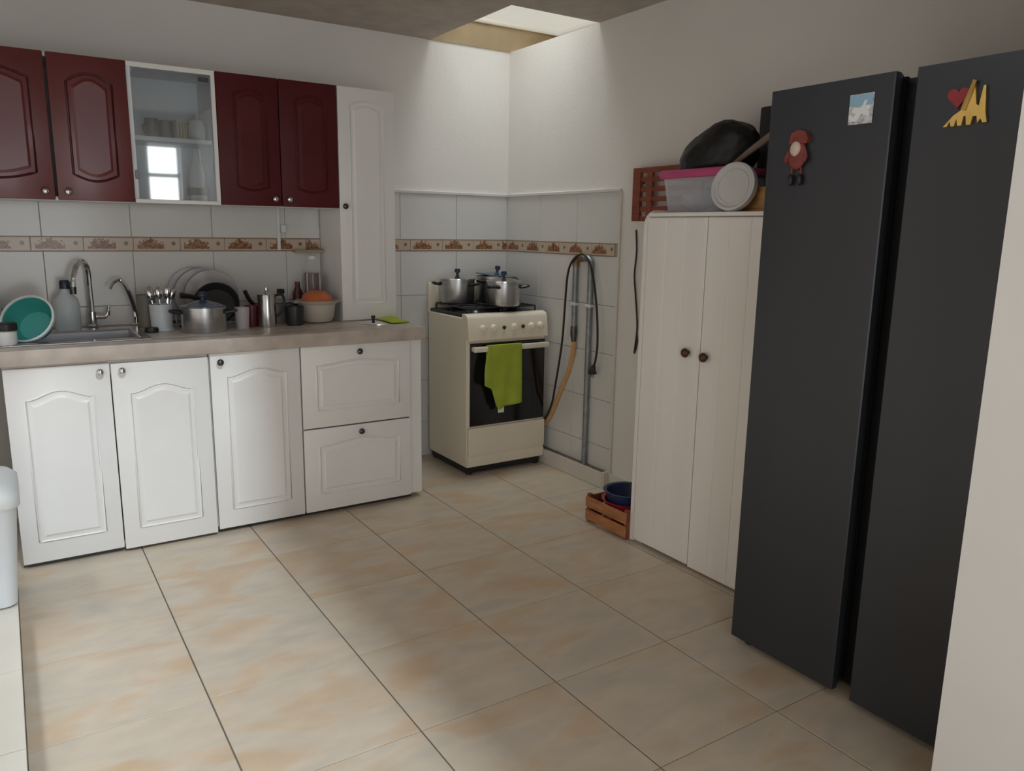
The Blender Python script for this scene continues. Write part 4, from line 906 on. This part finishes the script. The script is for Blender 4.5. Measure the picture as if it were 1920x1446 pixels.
# wall fittings over the worktop
cv = thing('cable_cover', 'white plastic cable cover with small switch box on the backsplash', 'cable cover', (1.203, WY-0.011, 1.215))
B().box(-0.008, 0.008, -0.010, 0.001, 0.0, 0.21, 0.002).obj('channel', 'white_plastic', cv); B().box(0.010, 0.038, -0.016, 0.001, 0.09, 0.128, 0.003).obj('switch_box', 'white_plastic', cv)
ws = thing('wooden_ledge', 'small pale wooden ledge fixed on the printed tile border', 'shelf', (1.345, WY-0.012, 1.205))
B().box(-0.075, 0.072, -0.055, 0.001, 0.0, 0.012, 0.003).obj('board', 'tan_board', ws); B().box(0.00, 0.07, -0.05, -0.002, 0.012, 0.020, 0.002).obj('strip', 'olive_grey', ws)

# ---- in the glass cabinet
ZS = 1.708
def mug(label, mt, x, y, z, r, h, handle=None, extra=None):
    m = thing('mug', label, 'mug', (x, y, z))
    B().lathe([(0, 0.004), (r-0.006, 0.004), (r-0.004, h), (r, h), (r, 0.006), (r-0.004, 0), (0, 0)][::-1], 22).obj('cup', mt, m, 40)
    a = handle if handle is not None else 0.4
    c_, s_ = math.cos(a), math.sin(a)
    B().tube(spline([(c_*(r-0.003), s_*(r-0.003), h*0.80), (c_*(r+0.018), s_*(r+0.018), h*0.72), (c_*(r+0.018), s_*(r+0.018), h*0.36), (c_*(r-0.003), s_*(r-0.003), h*0.26)]), 0.004, 6).obj('handle', mt, m)
    if extra:
        for a in extra: B().box(r*math.cos(a)-0.003, r*math.cos(a)+0.003, r*math.sin(a)-0.0025, r*math.sin(a)+0.0025, 0.012, h-0.010, 0.001).obj('stripe', 'mug_stripe', m)
    return m
mug('grey-brown mug at the open end of the glass cabinet shelf', 'mug_brown', 0.620, 3.915, ZS, 0.029, 0.088, 2.2)
mug('brown mug with pale patch between the grey-brown and cream mugs', 'mug_brown', 0.681, 3.930, ZS, 0.028, 0.085, 1.2)
mug('cream mug with tan stripes on the glass cabinet shelf', 'mug_cream', 0.738, 3.900, ZS, 0.029, 0.088, 1.0, (-1.9, -1.5, -1.1, -0.7))
wj = thing('ceramic_jar', 'rounded white ceramic jar at the end of the glass cabinet shelf', 'jar', (0.806, 3.895, ZS))
B().lathe([(0, 0), (0.032, 0), (0.037, 0.02), (0.038, 0.065), (0.030, 0.090), (0, 0.090)], 24).obj('jar', 'white_ceramic', wj, 50)
B().lathe([(0, 0.110), (0.007, 0.109), (0.008, 0.100), (0.028, 0.094), (0.031, 0.089), (0, 0.088)], 20).obj('lid', 'white_ceramic', wj, 45)
dk = thing('display_stand', 'dark box under the white decanter in the glass cabinet', 'stand', (0.795, 3.905, ZU0+0.016))
B().box(-0.036, 0.036, -0.03, 0.03, 0.0, 0.030, 0.003).obj('foot', 'white_ceramic', dk); B().box(-0.040, 0.040, -0.034, 0.034, 0.030, 0.062, 0.003).obj('box', 'olive_grey', dk)
vz = thing('decanter', 'tall white decanter on a dark box in the glass cabinet', 'decanter', (0.795, 3.905, ZU0+0.078))
B().lathe([(0, 0), (0.032, 0), (0.036, 0.02), (0.034, 0.075), (0.020, 0.115), (0.014, 0.135), (0.014, 0.158), (0, 0.158)], 22).obj('bottle', 'white_ceramic', vz, 50)
B().lathe([(0, 0.178), (0.010, 0.176), (0.013, 0.168), (0.009, 0.157), (0, 0.156)], 14).obj('stopper', 'white_ceramic', vz, 50)

# ================================================================== waste bin on the step
bn = thing('waste_bin', 'white plastic waste bin with rounded lid on the raised step', 'bin', (-0.185, 2.97, 0.100))
b = B(); A = []; C = []
def rrect(hw, hd, r, z, n=5):
    P = []
    for cx_, cy_, a0 in ((hw-r, hd-r, 0), (-hw+r, hd-r, PI/2), (-hw+r, -hd+r, PI), (hw-r, -hd+r, 3*PI/2)):
        for i in range(n+1): a = a0+PI/2*i/n; P.append((cx_+r*math.cos(a), cy_+r*math.sin(a), z))
    return P
def loft(sections):
    b = B(); R = [[b._v(p) for p in s] for s in sections]
    for a, c in zip(R, R[1:]): b.bridge(a, c)
    b._f(list(reversed(R[0]))); b._f(R[-1]); return b
loft([rrect(0.118, 0.118, 0.03, 0), rrect(0.128, 0.130, 0.035, 0.008), rrect(0.155, 0.155, 0.04, 0.355), rrect(0.158, 0.158, 0.04, 0.360)]).obj('bucket', 'bin_plastic', bn, 40)
loft([rrect(0.163, 0.163, 0.04, 0.345), rrect(0.165, 0.165, 0.042, 0.350), rrect(0.163, 0.163, 0.042, 0.385), rrect(0.140, 0.140, 0.05, 0.412), rrect(0.09, 0.09, 0.05, 0.426)]).obj('lid', 'bin_lid_plastic', bn, 50)
